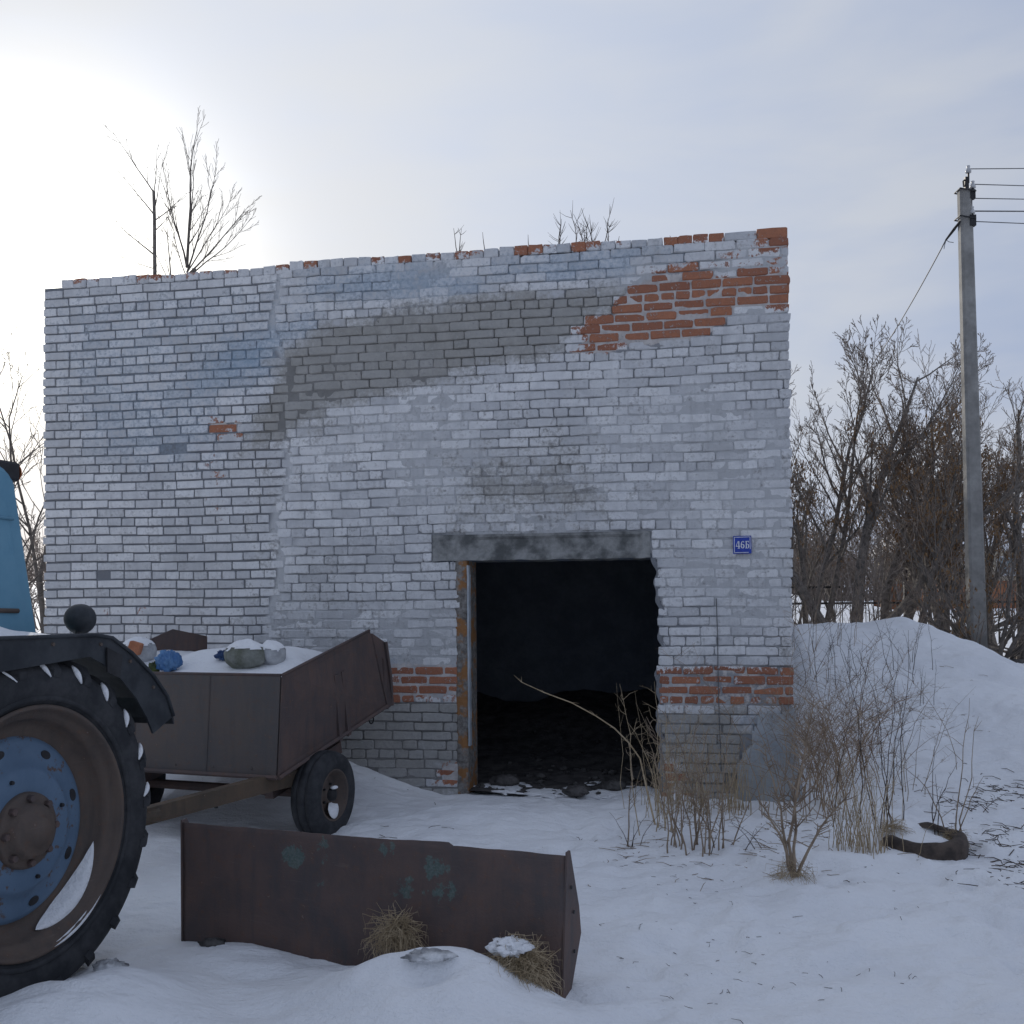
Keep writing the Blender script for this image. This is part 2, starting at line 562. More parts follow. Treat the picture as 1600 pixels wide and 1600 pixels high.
# ------------------------------------------------------------------ wall frame
PL = at(68, 700, 9.43)
PR = at(1236, 700, 8.30)
PL.z = 0
PR.z = 0
U = (PR - PL)
WALL_W = U.length
U.normalize()
NRM = Vector((U.y, -U.x, 0))        # outward, towards the camera
WALL_H = 4.63
DEPTH = 9.0


def W(u, v, d=0.0):
    return PL + U * u + Vector((0, 0, v)) + NRM * d


def wall_uv(px, py):
    d = at(px, py, 1.0) - EYE
    t = (PL - EYE).dot(NRM) / d.dot(NRM)
    p = EYE + d * t
    return (p - PL).dot(U), p.z


# ------------------------------------------------------------------ ground
def wall_side(x, y):
    """local coordinates of the building: u along the front, b behind the front plane"""
    rx, ry = x - PL.x, y - PL.y
    return rx * U.x + ry * U.y, -(rx * NRM.x + ry * NRM.y)


BOARD_A = at(285, 1470, 4.9)
BOARD_B = at(875, 1557, 4.2)


def gau(x, y, cx, cy, rx, ry=None, rot=0.0):
    ry = ry or rx
    dx, dy = x - cx, y - cy
    c, s = math.cos(rot), math.sin(rot)
    a = (dx * c + dy * s) / rx
    b = (-dx * s + dy * c) / ry
    return np.exp(-(a * a + b * b))


def ground_h(x, y):
    x = np.asarray(x, float)
    y = np.asarray(y, float)
    u, b = wall_side(x, y)
    near = sstep(60, 25, y)
    h = 0.10 * (fbm(x * 0.55, y * 0.55, 3, 3) - 0.5)
    h += 0.075 * (fbm(x * 1.7 + 4, y * 2.4, 11, 4) - 0.5)
    h += 0.022 * (fbm(x * 7.0, y * 9.0, 23, 3) - 0.5)
    rough = sstep(0.45, 0.62, fbm(x * 0.8 + 7, y * 0.8, 91, 3))
    h += rough * 0.055 * (fbm(x * 9.0, y * 9.0, 29, 3) - 0.5) * sstep(0.3, 1.2, x)
    h += 0.020 * (1 - np.abs(fbm(x * 3.0 + y * 0.8, y * 5.5, 33, 3) - 0.5) * 4)
    h += 0.05 * (sstep(0.50, 0.70, fbm(x * 2.6 + 11, y * 3.4, 95, 3)) - 0.3) * sstep(0.2, 0.9, x) * sstep(8.2, 7.4, y)
    # wind drift banked against the wall left of the doorway
    dw = -b
    drift = np.exp(-(np.maximum(dw, 0) / 0.75) ** 2) * sstep(3.85, 2.55, u)
    h += drift * (0.36 - 0.10 * sstep(2.0, 0.5, u))
    h += 0.10 * gau(x, y, -0.35, 7.55, 0.9, 0.4, 0.2)
    # bank rising to the right, behind the corner
    side = sstep(WALL_W - 0.3, WALL_W + 0.5, u)
    crest = 1.22 + 0.10 * gau(x, y, 4.9, 13.0, 0.8, 2.0) - 0.46 * sstep(4.9, 6.3, x) + 0.14 * (fbm(x * 0.9, y * 0.5, 31, 3) - 0.5) * 2
    bank = crest * sstep(-0.2, 5.2, b + 0.35 * sstep(3.0, 6.0, x))
    h += side * bank
    h -= side * 0.30 * sstep(5.4, 7.6, b)
    # cornice below the pole and the hollow round its foot
    h += side * 0.10 * gau(x, y, 5.5, 12.0, 0.8, 0.4, -0.5)
    h -= 0.14 * gau(x, y, 6.6, 14.0, 0.7, 0.5)
    # left and behind the building
    left = sstep(-0.2, -2.5, u)
    h += left * 0.9 * sstep(0, 6, b)
    beh = sstep(DEPTH - 0.2, DEPTH + 2, b) * (1 - side) * (1 - left)
    h += beh * 1.0
    # land climbs further off
    far = sstep(20, 40, y)
    h += far * (1.6 - 0.75 * sstep(9.5, 15, x)) + 0.4 * sstep(60, 160, y)
    # small heaps
    h += side * 0.10 * (fbm(x * 1.6, y * 2.2, 35, 4) - 0.5) * sstep(0.5, 2.0, b)
    h += side * 0.07 * (np.abs(fbm(x * 0.9 + 0.5 * y, y * 1.3, 37, 3) - 0.5) * -2 + 0.5) * sstep(1.0, 3.0, b)
    h += 0.17 * gau(x, y, -0.40, 4.08, 0.46, 0.28, -0.35) + 0.03 * (fbm(x * 4, y * 4, 53, 3) - 0.5) * gau(x, y, -0.4, 4.0, 0.6, 0.4)
    h += 0.06 * gau(x, y, -0.45, 3.85, 0.75, 0.35, -0.2)
    h += 0.05 * gau(x, y, -1.30, 4.62, 0.30, 0.20, -0.35)
    h += 0.10 * gau(x, y, -0.12, 4.10, 0.26, 0.18, -0.35)
    h += 0.16 * gau(x, y, -1.62, 4.05, 0.34, 0.30)
    h += 0.13 * gau(x, y, -1.95, 3.75, 0.5, 0.4)
    h += 0.13 * gau(x, y, 2.45, 7.75, 0.35, 0.22, -0.1)
    h += 0.05 * gau(x, y, 1.75, 7.2, 0.6, 0.35)
    h += 0.05 * gau(x, y, 2.0, 6.3, 0.5, 0.3)
    h += 0.04 * gau(x, y, 1.0, 7.9, 0.7, 0.25, -0.1)
    h += 0.04 * gau(x, y, 2.72, 6.75, 0.5, 0.35)
    h += 0.075 * gau(x, y, 2.52, 6.72, 0.20, 0.18)
    h += 0.06 * gau(x, y, 2.85, 7.02, 0.22, 0.10)
    # scuffed hollow in the heap
    h -= 0.06 * gau(x, y, -0.33, 3.98, 0.13, 0.06, 0.3)
    # inside the building the snow sheet stays below the floor
    inside = sstep(0.0, 0.15, b - 0.28) * sstep(DEPTH + 0.1, DEPTH - 0.2, b) * sstep(0.02, 0.15, u) * sstep(WALL_W - 0.02, WALL_W - 0.15, u)
    h = h * (1 - inside) - 0.28 * inside
    return h




def graded(lo, hi, step, outer, grow=1.16):
    a = list(np.arange(lo, hi + 1e-6, step))
    s, v = step, hi
    while v < outer[1]:
        s *= grow
        v += s
        a.append(v)
    s, v = step, lo
    pre = []
    while v > outer[0]:
        s *= grow
        v -= s
        pre.append(v)
    return np.array(pre[::-1] + a)


gx = graded(-4.4, 6.6, 0.03, (-260, 300))
gy = graded(3.2, 13.2, 0.03, (-60, 420))
XX, YY = np.meshgrid(gx, gy)
ZZ = ground_h(XX, YY)
# small pits, boot scuffs and animal tracks
rs = np.random.RandomState(5)
tracks = [(rs.uniform(-0.8, 3.4), rs.uniform(3.9, 8.0)) for k in range(170)]
for (x0, y0, x1, y1, n) in ((0.45, 3.9, 0.95, 5.6, 11), (1.9, 4.1, 3.0, 6.2, 12), (0.1, 5.0, 0.6, 7.9, 10), (2.2, 4.0, 2.5, 5.2, 8)):
    for k in range(n):
        f = k / n
        tracks.append((x0 + (x1 - x0) * f + (0.07 if k % 2 else -0.07) + rs.normal(0, .02), y0 + (y1 - y0) * f))
for k, (cx, cy) in enumerate(tracks):
    r = rs.uniform(0.02, 0.055) if k < 170 else 0.06
    i0, i1 = np.searchsorted(gx, [cx - .25, cx + .25])
    j0, j1 = np.searchsorted(gy, [cy - .25, cy + .25])
    sl = (slice(j0, j1), slice(i0, i1))
    ZZ[sl] += (rs.choice([-0.034, -0.022, 0.014]) if k < 170 else -0.045) * gau(XX[sl], YY[sl], cx, cy, r, r * rs.uniform(1, 2.0), rs.uniform(0, 3))
nx, ny = len(gx), len(gy)


def gz(x, y):
    """height of the built snow sheet at a point"""
    i = int(np.clip(np.searchsorted(gx, x) - 1, 0, nx - 2))
    j = int(np.clip(np.searchsorted(gy, y) - 1, 0, ny - 2))
    fx = (x - gx[i]) / (gx[i + 1] - gx[i])
    fy = (y - gy[j]) / (gy[j + 1] - gy[j])
    return float((ZZ[j, i] * (1 - fx) + ZZ[j, i + 1] * fx) * (1 - fy) + (ZZ[j + 1, i] * (1 - fx) + ZZ[j + 1, i + 1] * fx) * fy)


gm = bpy.data.meshes.new('snow_ground')
verts = np.stack([XX.ravel(), YY.ravel(), ZZ.ravel()], 1)
idx = np.arange(nx * ny).reshape(ny, nx)
quads = np.stack([idx[:-1, :-1].ravel(), idx[:-1, 1:].ravel(), idx[1:, 1:].ravel(), idx[1:, :-1].ravel()], 1)
gm.vertices.add(len(verts))
gm.vertices.foreach_set('co', verts.ravel())
gm.loops.add(quads.size)
gm.loops.foreach_set('vertex_index', quads.ravel())
gm.polygons.add(len(quads))
gm.polygons.foreach_set('loop_start', np.arange(0, quads.size, 4))
gm.update(calc_edges=True)
gm.polygons.foreach_set('use_smooth', [True] * len(quads))
gm.materials.append(M['snow'])
ground = bpy.data.objects.new('snow_ground', gm)
C.objects.link(ground)
ground['kind'] = 'structure'
ground['label'] = 'snow covered yard with drifts and a bank'


# ------------------------------------------------------------------ paint zones on the front wall
def sdist(poly, x, y):
    """signed distance to a polygon (negative inside), vectorised"""
    P = np.array(poly, float)
    d = np.full(x.shape, 1e9)
    inside = np.zeros(x.shape, bool)
    n = len(P)
    for i in range(n):
        a, b = P[i], P[(i + 1) % n]
        ex, ey = b - a
        wx, wy = x - a[0], y - a[1]
        t = np.clip((wx * ex + wy * ey) / (ex * ex + ey * ey), 0, 1)
        d = np.minimum(d, np.hypot(wx - t * ex, wy - t * ey))
        c = ((a[1] <= y) & (b[1] > y)) | ((b[1] <= y) & (a[1] > y))
        with np.errstate(divide='ignore', invalid='ignore'):
            xi = a[0] + (y - a[1]) / (ey if ey != 0 else 1e-9) * ex
        inside ^= c & (x < xi)
    return np.where(inside, -d, d)


RED = [  # polygon, softness, strength
    ([(972, 462), (1005, 432), (1060, 424), (1140, 428), (1250, 416), (1250, 484), (1160, 486), (1148, 492), (1092, 536), (1000, 545), (940, 556), (882, 556), (905, 530), (925, 505), (960, 488)], 8, 0.86),
    ([(1178, 355), (1245, 352), (1245, 388), (1200, 392), (1178, 375)], 6, 0.95),
    ([(600, 1032), (730, 1036), (730, 1100), (600, 1098)], 6, 0.76),
    ([(1025, 1044), (1250, 1042), (1250, 1103), (1165, 1106), (1025, 1100)], 6, 0.66),
    ([(690, 1190), (722, 1190), (722, 1225), (690, 1225)], 6, 0.9),
    ([(1000, 1180), (1065, 1185), (1075, 1250), (1000, 1250)], 8, 0.8),
    ([(325, 655), (380, 655), (380, 680), (325, 680)], 8, 0.75),
    ([(305, 690), (345, 700), (360, 760), (355, 830), (330, 835), (320, 760)], 25, 0.50),
    ([(600, 388), (1175, 352), (1175, 375), (900, 392), (600, 412)], 6, 0.70),
    ([(60, 425), (600, 388), (600, 408), (60, 452)], 6, 0.60),
    ([(1090, 395), (1245, 388), (1245, 425), (1090, 430)], 14, 0.52),
    ([(150, 835), (340, 830), (340, 850), (150, 850)], 14, 0.42),
    ([(90, 925), (260, 930), (260, 985), (90, 980)], 25, 0.42),
]
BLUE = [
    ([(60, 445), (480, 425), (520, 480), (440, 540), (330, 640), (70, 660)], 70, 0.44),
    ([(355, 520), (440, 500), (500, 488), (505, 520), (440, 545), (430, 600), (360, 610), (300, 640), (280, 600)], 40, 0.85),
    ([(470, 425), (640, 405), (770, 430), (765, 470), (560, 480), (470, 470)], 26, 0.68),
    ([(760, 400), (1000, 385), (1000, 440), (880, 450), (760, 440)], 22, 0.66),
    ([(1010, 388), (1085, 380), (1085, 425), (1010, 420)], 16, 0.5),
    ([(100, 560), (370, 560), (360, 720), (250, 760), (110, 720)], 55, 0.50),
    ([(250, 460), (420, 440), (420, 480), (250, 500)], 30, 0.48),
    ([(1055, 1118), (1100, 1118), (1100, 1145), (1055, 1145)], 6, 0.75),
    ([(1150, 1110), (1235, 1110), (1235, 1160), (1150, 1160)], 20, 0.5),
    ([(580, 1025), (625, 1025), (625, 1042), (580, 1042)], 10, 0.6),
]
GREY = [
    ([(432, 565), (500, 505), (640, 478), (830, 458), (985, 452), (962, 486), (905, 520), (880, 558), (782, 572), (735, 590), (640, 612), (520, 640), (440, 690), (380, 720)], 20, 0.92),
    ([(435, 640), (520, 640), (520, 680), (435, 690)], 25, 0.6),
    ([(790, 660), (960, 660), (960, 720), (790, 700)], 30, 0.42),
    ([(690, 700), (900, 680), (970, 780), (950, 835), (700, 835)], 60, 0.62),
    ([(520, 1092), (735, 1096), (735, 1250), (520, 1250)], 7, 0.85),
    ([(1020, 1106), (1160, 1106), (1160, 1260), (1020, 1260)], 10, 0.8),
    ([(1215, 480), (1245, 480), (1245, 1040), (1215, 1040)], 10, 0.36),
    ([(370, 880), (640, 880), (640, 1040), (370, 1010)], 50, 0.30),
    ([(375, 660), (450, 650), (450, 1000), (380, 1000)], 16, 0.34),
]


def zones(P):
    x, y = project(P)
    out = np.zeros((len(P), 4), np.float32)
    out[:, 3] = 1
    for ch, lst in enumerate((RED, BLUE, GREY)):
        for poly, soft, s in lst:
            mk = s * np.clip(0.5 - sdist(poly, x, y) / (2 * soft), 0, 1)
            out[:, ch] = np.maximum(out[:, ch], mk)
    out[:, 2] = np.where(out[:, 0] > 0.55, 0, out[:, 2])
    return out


def set_attr(me, name, arr):
    a = me.color_attributes.new(name, 'FLOAT_COLOR', 'POINT')
    a.data.foreach_set('color', np.asarray(arr, np.float32).ravel())


# ------------------------------------------------------------------ building
bld = empty('brick_building', tuple(W(WALL_W / 2, 0, 0)))
tag(bld, 'derelict whitewashed brick building with an open doorway', 'building')
BINV = Matrix.Translation(-bld.location)


def bpart(mb, name, mat, smooth=False, kind=None):
    mb.v = [tuple(BINV @ Vector(p)) for p in mb.v]
    return mb.build(name, mat, bld, smooth, kind)


# doorway in wall coordinates
DU0 = wall_uv(717, 1000)[0]
DU1 = wall_uv(1029, 1000)[0]
DV1 = wall_uv(870, 873)[1]
LU0, LU1 = wall_uv(676, 850)[0], wall_uv(1016, 850)[0]
LV0, LV1 = wall_uv(845, 874)[1], wall_uv(845, 833)[1]
SEAM = wall_uv(437, 700)[0]
rb = random.Random(21)


def seam_u(v):
    return SEAM + 0.05 * np.sin(v * 7.3) + 0.06 * np.sin(v * 2.1 + 1) - 0.24 * sstep(1.6, 0.9, v)


def door_right(v):
    return DU1 + 0.012 * np.sin(v * 6.0) - 0.06 * sstep(1.88, 2.05, v) + 0.012 * np.sin(v * 17) + 0.010 * np.sin(v * 41)


bricks = []          # dicts: u0,u1,v0,v1,depth,left-zone flag


def add_row(u0, u1, v0, hgt, header, leftzone, off, jit, top=False):
    u = u0 - off
    L = 0.120 if header else 0.250
    while u < u1 - 0.02:
        l = L + rb.uniform(-0.008, 0.008)
        if not header and rb.random() < 0.05:
            l = rb.choice([0.12, 0.18])
        j = rb.uniform(0.004, 0.010) if not leftzone else rb.uniform(0.010, 0.014)
        a, b = max(u, u0), min(u + l, u1)
        if b - a > 0.035:
            if u1 - b < 0.04:
                b = u1
            bricks.append(dict(u0=a, u1=b, v0=v0 + rb.uniform(-jit, jit), v1=v0 + hgt + rb.uniform(-jit, jit), lz=leftzone, top=top))
        u += l + j


# left panel of the wall: crisp courses with deep joints
PITCH_L = 0.0815
k0 = round((2.90 + 0.30) / PITCH_L)
vb = 2.90 - 0.033 - k0 * PITCH_L
for k in range(0, 62):
    v = vb + k * PITCH_L
    if v > WALL_H - 0.11:
        break
    hd = (k - k0) % 6 == 0
    wav = 0.0
    u_start = 0.0 + rb.uniform(-0.012, 0.012)
    add_row(u_start, seam_u(v) + rb.uniform(-0.05, 0.05), v, 0.066, hd, True, (0.125 if k % 2 else 0.0) + rb.uniform(-0.01, 0.01), 0.002)
# right panel
rows = []
v = 3.24 - 0.033
while v < WALL_H - 0.06:
    rows.append(v)
    v += 0.0775
v = 3.24 - 0.033 - 0.0805
while v > -0.35:
    rows.append(v)
    v -= 0.0805
rows.sort()
kz = min(range(len(rows)), key=lambda i: abs(rows[i] - 3.207))
for k, v in enumerate(rows):
    hd = (k - kz) % 6 == 0
    hgt = 0.0715 + rb.uniform(-0.002, 0.002)
    off = (0.13 if k % 2 else 0.0) + rb.uniform(-0.03, 0.03)
    s0 = seam_u(v) + 0.02 + rb.uniform(-0.03, 0.03)
    e1 = WALL_W + rb.uniform(-0.008, 0.010)
    spans = [(s0, e1)]
    if v + hgt < LV0 + 0.01:
        spans = [(s0, DU0 + rb.uniform(-0.03, 0.015)), (door_right(v) + rb.uniform(-0.02, 0.03), e1)]
    elif v < LV1 - 0.005 and v + hgt > LV0:
        spans = [(s0, LU0 - 0.01), (LU1 + 0.012, e1)]
    for si, (a, b) in enumerate(spans):
        add_row(a, b, v, hgt, hd, False, off if si == 0 else rb.uniform(0, 0.2), 0.0022)
# a crumbling header course along the top
ut = 0.19
while ut < WALL_W - 0.05:
    l = rb.uniform(0.112, 0.128) if ut < WALL_W - 0.62 else rb.uniform(0.23, 0.26)
    h0 = WALL_H - 0.052 if ut < SEAM else max(r for r in rows) + 0.0775
    dv = 0.008 * math.sin(ut * 3.1) + 0.004 * math.sin(ut * 9) + rb.uniform(-0.002, 0.003)
    bricks.append(dict(u0=ut, u1=min(ut + l, WALL_W + 0.004), v0=h0 - 0.008, v1=h0 + 0.066 + dv, lz=False, top=True))
    ut += l + rb.uniform(0.003, 0.008)
# a second course left over at the right-hand corner
ut = WALL_W - 0.30
TOPV = max(b['v1'] for b in bricks)

# plaster and lintel swallow the bricks behind them
PLZ = [wall_uv(*p) for p in ((1152, 1262), (1150, 1200), (1165, 1150), (1180, 1118), (1210, 1104), (1244, 1100), (1244, 1262))]


def in_poly(poly, u, v):
    ins = False
    for i in range(len(poly)):
        (ax, ay), (bx, by) = poly[i], poly[(i + 1) % len(poly)]
        if (ay > v) != (by > v) and u < (bx - ax) * (v - ay) / (by - ay) + ax:
            ins = not ins
    return ins


BR = []
for b in bricks:
    cu, cv = (b['u0'] + b['u1']) / 2, (b['v0'] + b['v1']) / 2
    if in_poly(PLZ, cu, cv) or b['v1'] < -0.25:
        continue
    # a few bricks have fallen out
    if not b['top'] and rb.random() < 0.003:
        continue
    b['uvc'] = (cu, cv)
    BR.append(b)


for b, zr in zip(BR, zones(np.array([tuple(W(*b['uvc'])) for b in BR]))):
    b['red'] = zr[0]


def brick_shape(b):
    u0, u1, v0, v1 = b['u0'], b['u1'], b['v0'], b['v1']
    if not b['lz'] and not b['top'] and b['red'] > 0.5:
        u0, u1, v0, v1 = u0 + 0.003, u1 - 0.003, v0 + 0.003, v1 - 0.003
    lz = b['lz']
    edge = u0 < 0.03 or u1 > WALL_W - 0.03 or b['top']
    back = -0.118 if not edge else -0.245
    rnd = rb.uniform
    c0 = 0.004 if lz else (0.005 if b['top'] else 0.008)
    def cut():
        return c0 * rnd(0.4, 1.8) * (2.2 if rb.random() < 0.12 else 1.0)
    j = 0.0022 if lz else 0.0038
    um = (u0 + u1) / 2 + rnd(-0.05, 0.05) * (u1 - u0) * 2
    pts = []
    for (cx, cy, sx, sy) in ((u0, v0, 1, 1), (u1, v0, -1, 1), (u1, v1, -1, -1), (u0, v1, 1, -1)):
        a, d = cut(), cut()
        if (sx, sy) in ((1, 1), (-1, -1)):
            pr = [(cx, cy + sy * d), (cx + sx * a, cy)]
        else:
            pr = [(cx + sx * a, cy), (cx, cy + sy * d)]
        pts += pr
        if (sx, sy) == (1, 1):
            pts.append((um, v0))
        if (sx, sy) == (-1, -1):
            pts.append((um + 0.01, v1))
    pts = [(p[0] + rnd(-j, j) * 0.6, p[1] + rnd(-j, j)) for p in pts]
    proud = rnd(-0.004, 0.004) if lz else rnd(-0.006, 0.005)
    if b['top']:
        proud += rnd(-0.004, 0.002)
    tilt_u, tilt_v = rnd(-0.004, 0.004), rnd(-0.004, 0.004)
    cu, cv = (u0 + u1) / 2, (v0 + v1) / 2
    inset = 0.0045 if lz else 0.007
    vs = []
    for (pu, pv) in pts:
        vs.append(W(pu, pv, back))
    for (pu, pv) in pts:
        vs.append(W(pu, pv, proud - (0.004 if lz else 0.007)))
    hw, hh = (u1 - u0) / 2, (v1 - v0) / 2
    for (pu, pv) in pts:
        qu = cu + (pu - cu) * (1 - inset / hw)
        qv = cv + (pv - cv) * (1 - inset / hh)
        vs.append(W(qu, qv, proud + tilt_u * (pu - cu) / hw + tilt_v * (pv - cv) / hh))
    wob = lambda p: 0.007 * math.sin(cu * 1.4 + cv * 0.9) + 0.004 * math.sin(cu * 3.7 + cv * 2.3 + 1)
    if not b['top']:
        vs = [p + Vector((0, 0, wob(p))) for p in vs]
    n = len(pts)
    fs = []
    for r in range(2):
        for i in range(n):
            k = (i + 1) % n
            fs.append((r * n + i, r * n + k, (r + 1) * n + k, (r + 1) * n + i))
    fs.append(tuple(2 * n + i for i in range(n)))
    if edge:
        fs.append(tuple(n - 1 - i for i in range(n)))
    return vs, fs


def visible_size(b):
    """how large the brick shows: its face over distance squared, and nothing for those behind the trailer and tractor"""
    cu, cv = b['uvc']
    p = W(cu, cv)
    px, py = project(np.array([tuple(p)]))
    px, py = px[0], py[0]
    if (px < 610 and py > 985) or cv < 0.25 or (px > 1000 and py > 1085):
        return 0
    return (b['u1'] - b['u0']) * (b['v1'] - b['v0']) / p.y ** 2


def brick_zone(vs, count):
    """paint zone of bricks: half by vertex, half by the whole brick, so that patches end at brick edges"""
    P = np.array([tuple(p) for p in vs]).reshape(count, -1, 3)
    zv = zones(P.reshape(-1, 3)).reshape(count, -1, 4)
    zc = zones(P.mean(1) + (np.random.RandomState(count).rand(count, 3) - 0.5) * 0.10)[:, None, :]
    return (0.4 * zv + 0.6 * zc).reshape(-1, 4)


order = sorted(range(len(BR)), key=lambda i: -visible_size(BR[i]))
single = set(order[:300])
rest_v, rest_f, rest_t = [], [], []
inv = -bld.location
for i, b in enumerate(BR):
    vs, fs = brick_shape(b)
    tint = (rb.random(), rb.random(), rb.random(), 1.0)
    if i in single:
        me = bpy.data.meshes.new('brick')
        me.from_pydata([tuple(p + inv) for p in vs], [], fs)
        set_attr(me, 'zone', brick_zone(vs, 1))
        set_attr(me, 'tint', [tint] * len(vs))
        me.materials.append(M['paint'])
        o = bpy.data.objects.new('brick', me)
        C.objects.link(o)
        o.parent = bld
    else:
        off = len(rest_v)
        rest_v += [tuple(p) for p in vs]
        rest_f += [tuple(q + off for q in f) for f in fs]
        rest_t += [tint] * len(vs)


# side wall bricks (seen only from further right) go into the same joined part
def Wside(u, v, d):   # u runs back along the right-hand side
    return PR - NRM * u + Vector((0, 0, v)) + U * d


_z_front = brick_zone(rest_v, len(rest_v) // 30)
side_v, side_f, side_t = [], [], []
for k in range(0, 60):
    v = -0.3 + k * 0.0805
    if v > WALL_H - 0.08:
        break
    u = 0.26 + (0.13 if k % 2 else 0)
    while u < DEPTH - 0.3:
        l = 0.25 + rb.uniform(-.006, .006)
        pr_ = rb.uniform(-0.004, 0.004)
        o = len(side_v)
        q = [(u, v), (u + l, v), (u + l, v + .066), (u, v + .066)]
        i_ = 0.005
        q2 = [(u + i_, v + i_), (u + l - i_, v + i_), (u + l - i_, v + .066 - i_), (u + i_, v + .066 - i_)]
        side_v += [tuple(Wside(a, c, -0.08)) for a, c in q] + [tuple(Wside(a, c, pr_ - 0.005)) for a, c in q] + [tuple(Wside(a, c, pr_)) for a, c in q2]
        for r in range(2):
            for i in range(4):
                kk = (i + 1) % 4
                side_f.append((o + r * 4 + i, o + r * 4 + kk, o + r * 4 + 4 + kk, o + r * 4 + 4 + i))
        side_f.append((o + 8, o + 9, o + 10, o + 11))
        side_t += [(rb.random(), rb.random(), rb.random(), 1)] * 12
        u += l + 0.012
off = len(rest_v)
all_v = rest_v + side_v
all_f = rest_f + [tuple(i + off for i in f) for f in side_f]
me = bpy.data.meshes.new('brickwork')
me.from_pydata([tuple(Vector(p) + inv) for p in all_v], [], all_f)
zz = np.zeros((len(side_v), 4), np.float32)
zz[:, 3] = 1
zz[:, 0] = 0.12
set_attr(me, 'zone', np.concatenate([_z_front, zz]))
set_attr(me, 'tint', rest_t + side_t)
me.materials.append(M['paint'])
o = bpy.data.objects.new('brickwork', me)
C.objects.link(o)
o.parent = bld
o['kind'] = 'stuff'

# mortar face: a rough sheet behind the brick faces, smeared proud here and there
STEP = 0.0165
us = np.arange(0.012, WALL_W - 0.010, STEP)
vs_ = np.arange(-0.35, WALL_H - 0.035, STEP)
UU, VV = np.meshgrid(us, vs_)
smear = fbm(UU * 1.1, VV * 1.6, 41, 3)
fine = fbm(UU * 16, VV * 16, 47, 3)
lz = 1 - sstep(-0.04, 0.04, UU - seam_u(VV))
dep = -0.0145 * lz + (1 - lz) * (-0.0185 + 0.0145 * sstep(0.45, 0.66, smear)) + 0.010 * (fine - 0.5)
dep += 0.010 * np.exp(-((UU - seam_u(VV)) / 0.05) ** 2)
P0 = (np.array(PL)[None, None, :] + UU[..., None] * np.array(U) + VV[..., None] * np.array([0, 0, 1.0]))
redm = zones(P0.reshape(-1, 3))[:, 0].reshape(UU.shape)
dep = np.where((redm > 0.45) & (VV < 4.4), np.maximum(dep, -0.0065 + 0.004 * (fine - 0.5)), dep)
seamw = np.exp(-((UU - seam_u(VV)) / 0.055) ** 2)
dep = dep + seamw * (-0.004 - dep) * 0.85
dep = np.clip(dep, -0.022, -0.001)
P3 = (np.array(PL)[None, None, :] + UU[..., None] * np.array(U) + VV[..., None] * np.array([0, 0, 1.0]) + dep[..., None] * np.array(NRM))
dr = door_right(VV)
hole = ((UU > DU0 - 0.01) & (UU < dr + 0.015) & (VV < LV0 + 0.02)) | ((UU > LU0 + .015) & (UU < LU1 - .015) & (VV > LV0 - .02) & (VV < LV1 - .02))
nyw, nxw = UU.shape
idx = np.arange(nxw * nyw).reshape(nyw, nxw)
ok = ~(hole[:-1, :-1] | hole[:-1, 1:] | hole[1:, 1:] | hole[1:, :-1])
q = np.stack([idx[:-1, :-1][ok], idx[:-1, 1:][ok], idx[1:, 1:][ok], idx[1:, :-1][ok]], 1)
used = np.zeros(nxw * nyw, bool)
used[q.ravel()] = True
remap = np.cumsum(used) - 1
Pm = P3.reshape(-1, 3)[used]
q = remap[q]
me = bpy.data.meshes.new('mortar')
me.from_pydata([tuple(p) for p in (Pm - np.array(bld.location))], [], [tuple(r) for r in q])
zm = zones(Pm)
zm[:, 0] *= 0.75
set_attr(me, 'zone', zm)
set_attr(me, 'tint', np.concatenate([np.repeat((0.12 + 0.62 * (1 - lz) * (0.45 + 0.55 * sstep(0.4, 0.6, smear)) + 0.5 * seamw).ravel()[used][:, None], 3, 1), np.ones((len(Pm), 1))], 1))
me.polygons.foreach_set('use_smooth', [True] * len(me.polygons))
me.materials.append(M['mortar'])
o = bpy.data.objects.new('mortar', me)
C.objects.link(o)
o.parent = bld

# wall bodies
TH = 0.38


def wall_box(mb, u0, u1, v0, v1, d0, d1):
    ps = [W(u, v, d) for u in (u0, u1) for v in (v0, v1) for d in (d0, d1)]
    mb.add(ps, [(0, 1, 3, 2), (4, 6, 7, 5), (0, 4, 5, 1), (2, 3, 7, 6), (0, 2, 6, 4), (1, 5, 7, 3)])
    return mb


mb = MB()
wall_box(mb, 0.03, DU0 - 0.005, -0.4, LV0 - 0.002, -TH, -0.024)
wall_box(mb, DU1 + 0.05, WALL_W - 0.03, -0.4, LV0 - 0.002, -TH, -0.024)
wall_box(mb, 0.03, WALL_W - 0.03, LV0, WALL_H - 0.05, -TH, -0.024)
bpart(mb, 'front_wall', M['veiled_wall'])
mb = MB()
wall_box(mb, WALL_W - TH, WALL_W - 0.02, -0.4, WALL_H - 0.06, -DEPTH, -TH - 0.002)
bpart(mb, 'side_wall', M['mortar'])
mb = MB()
wall_box(mb, 0.02, TH, -0.4, WALL_H - 0.06, -DEPTH, -TH - 0.002)
bpart(mb, 'side_wall', M['mortar'])
mb = MB()
wall_box(mb, TH + 0.002, WALL_W - TH - 0.002, -0.4, WALL_H - 0.06, -DEPTH, -DEPTH + 0.3)
bpart(mb, 'back_wall', M['veiled_wall'])
mb = MB()
wall_box(mb, 0.04, WALL_W - 0.04, WALL_H - 0.35, WALL_H - 0.15, -DEPTH + 0.01, -TH - 0.004)
bpart(mb, 'roof', M['roof'])
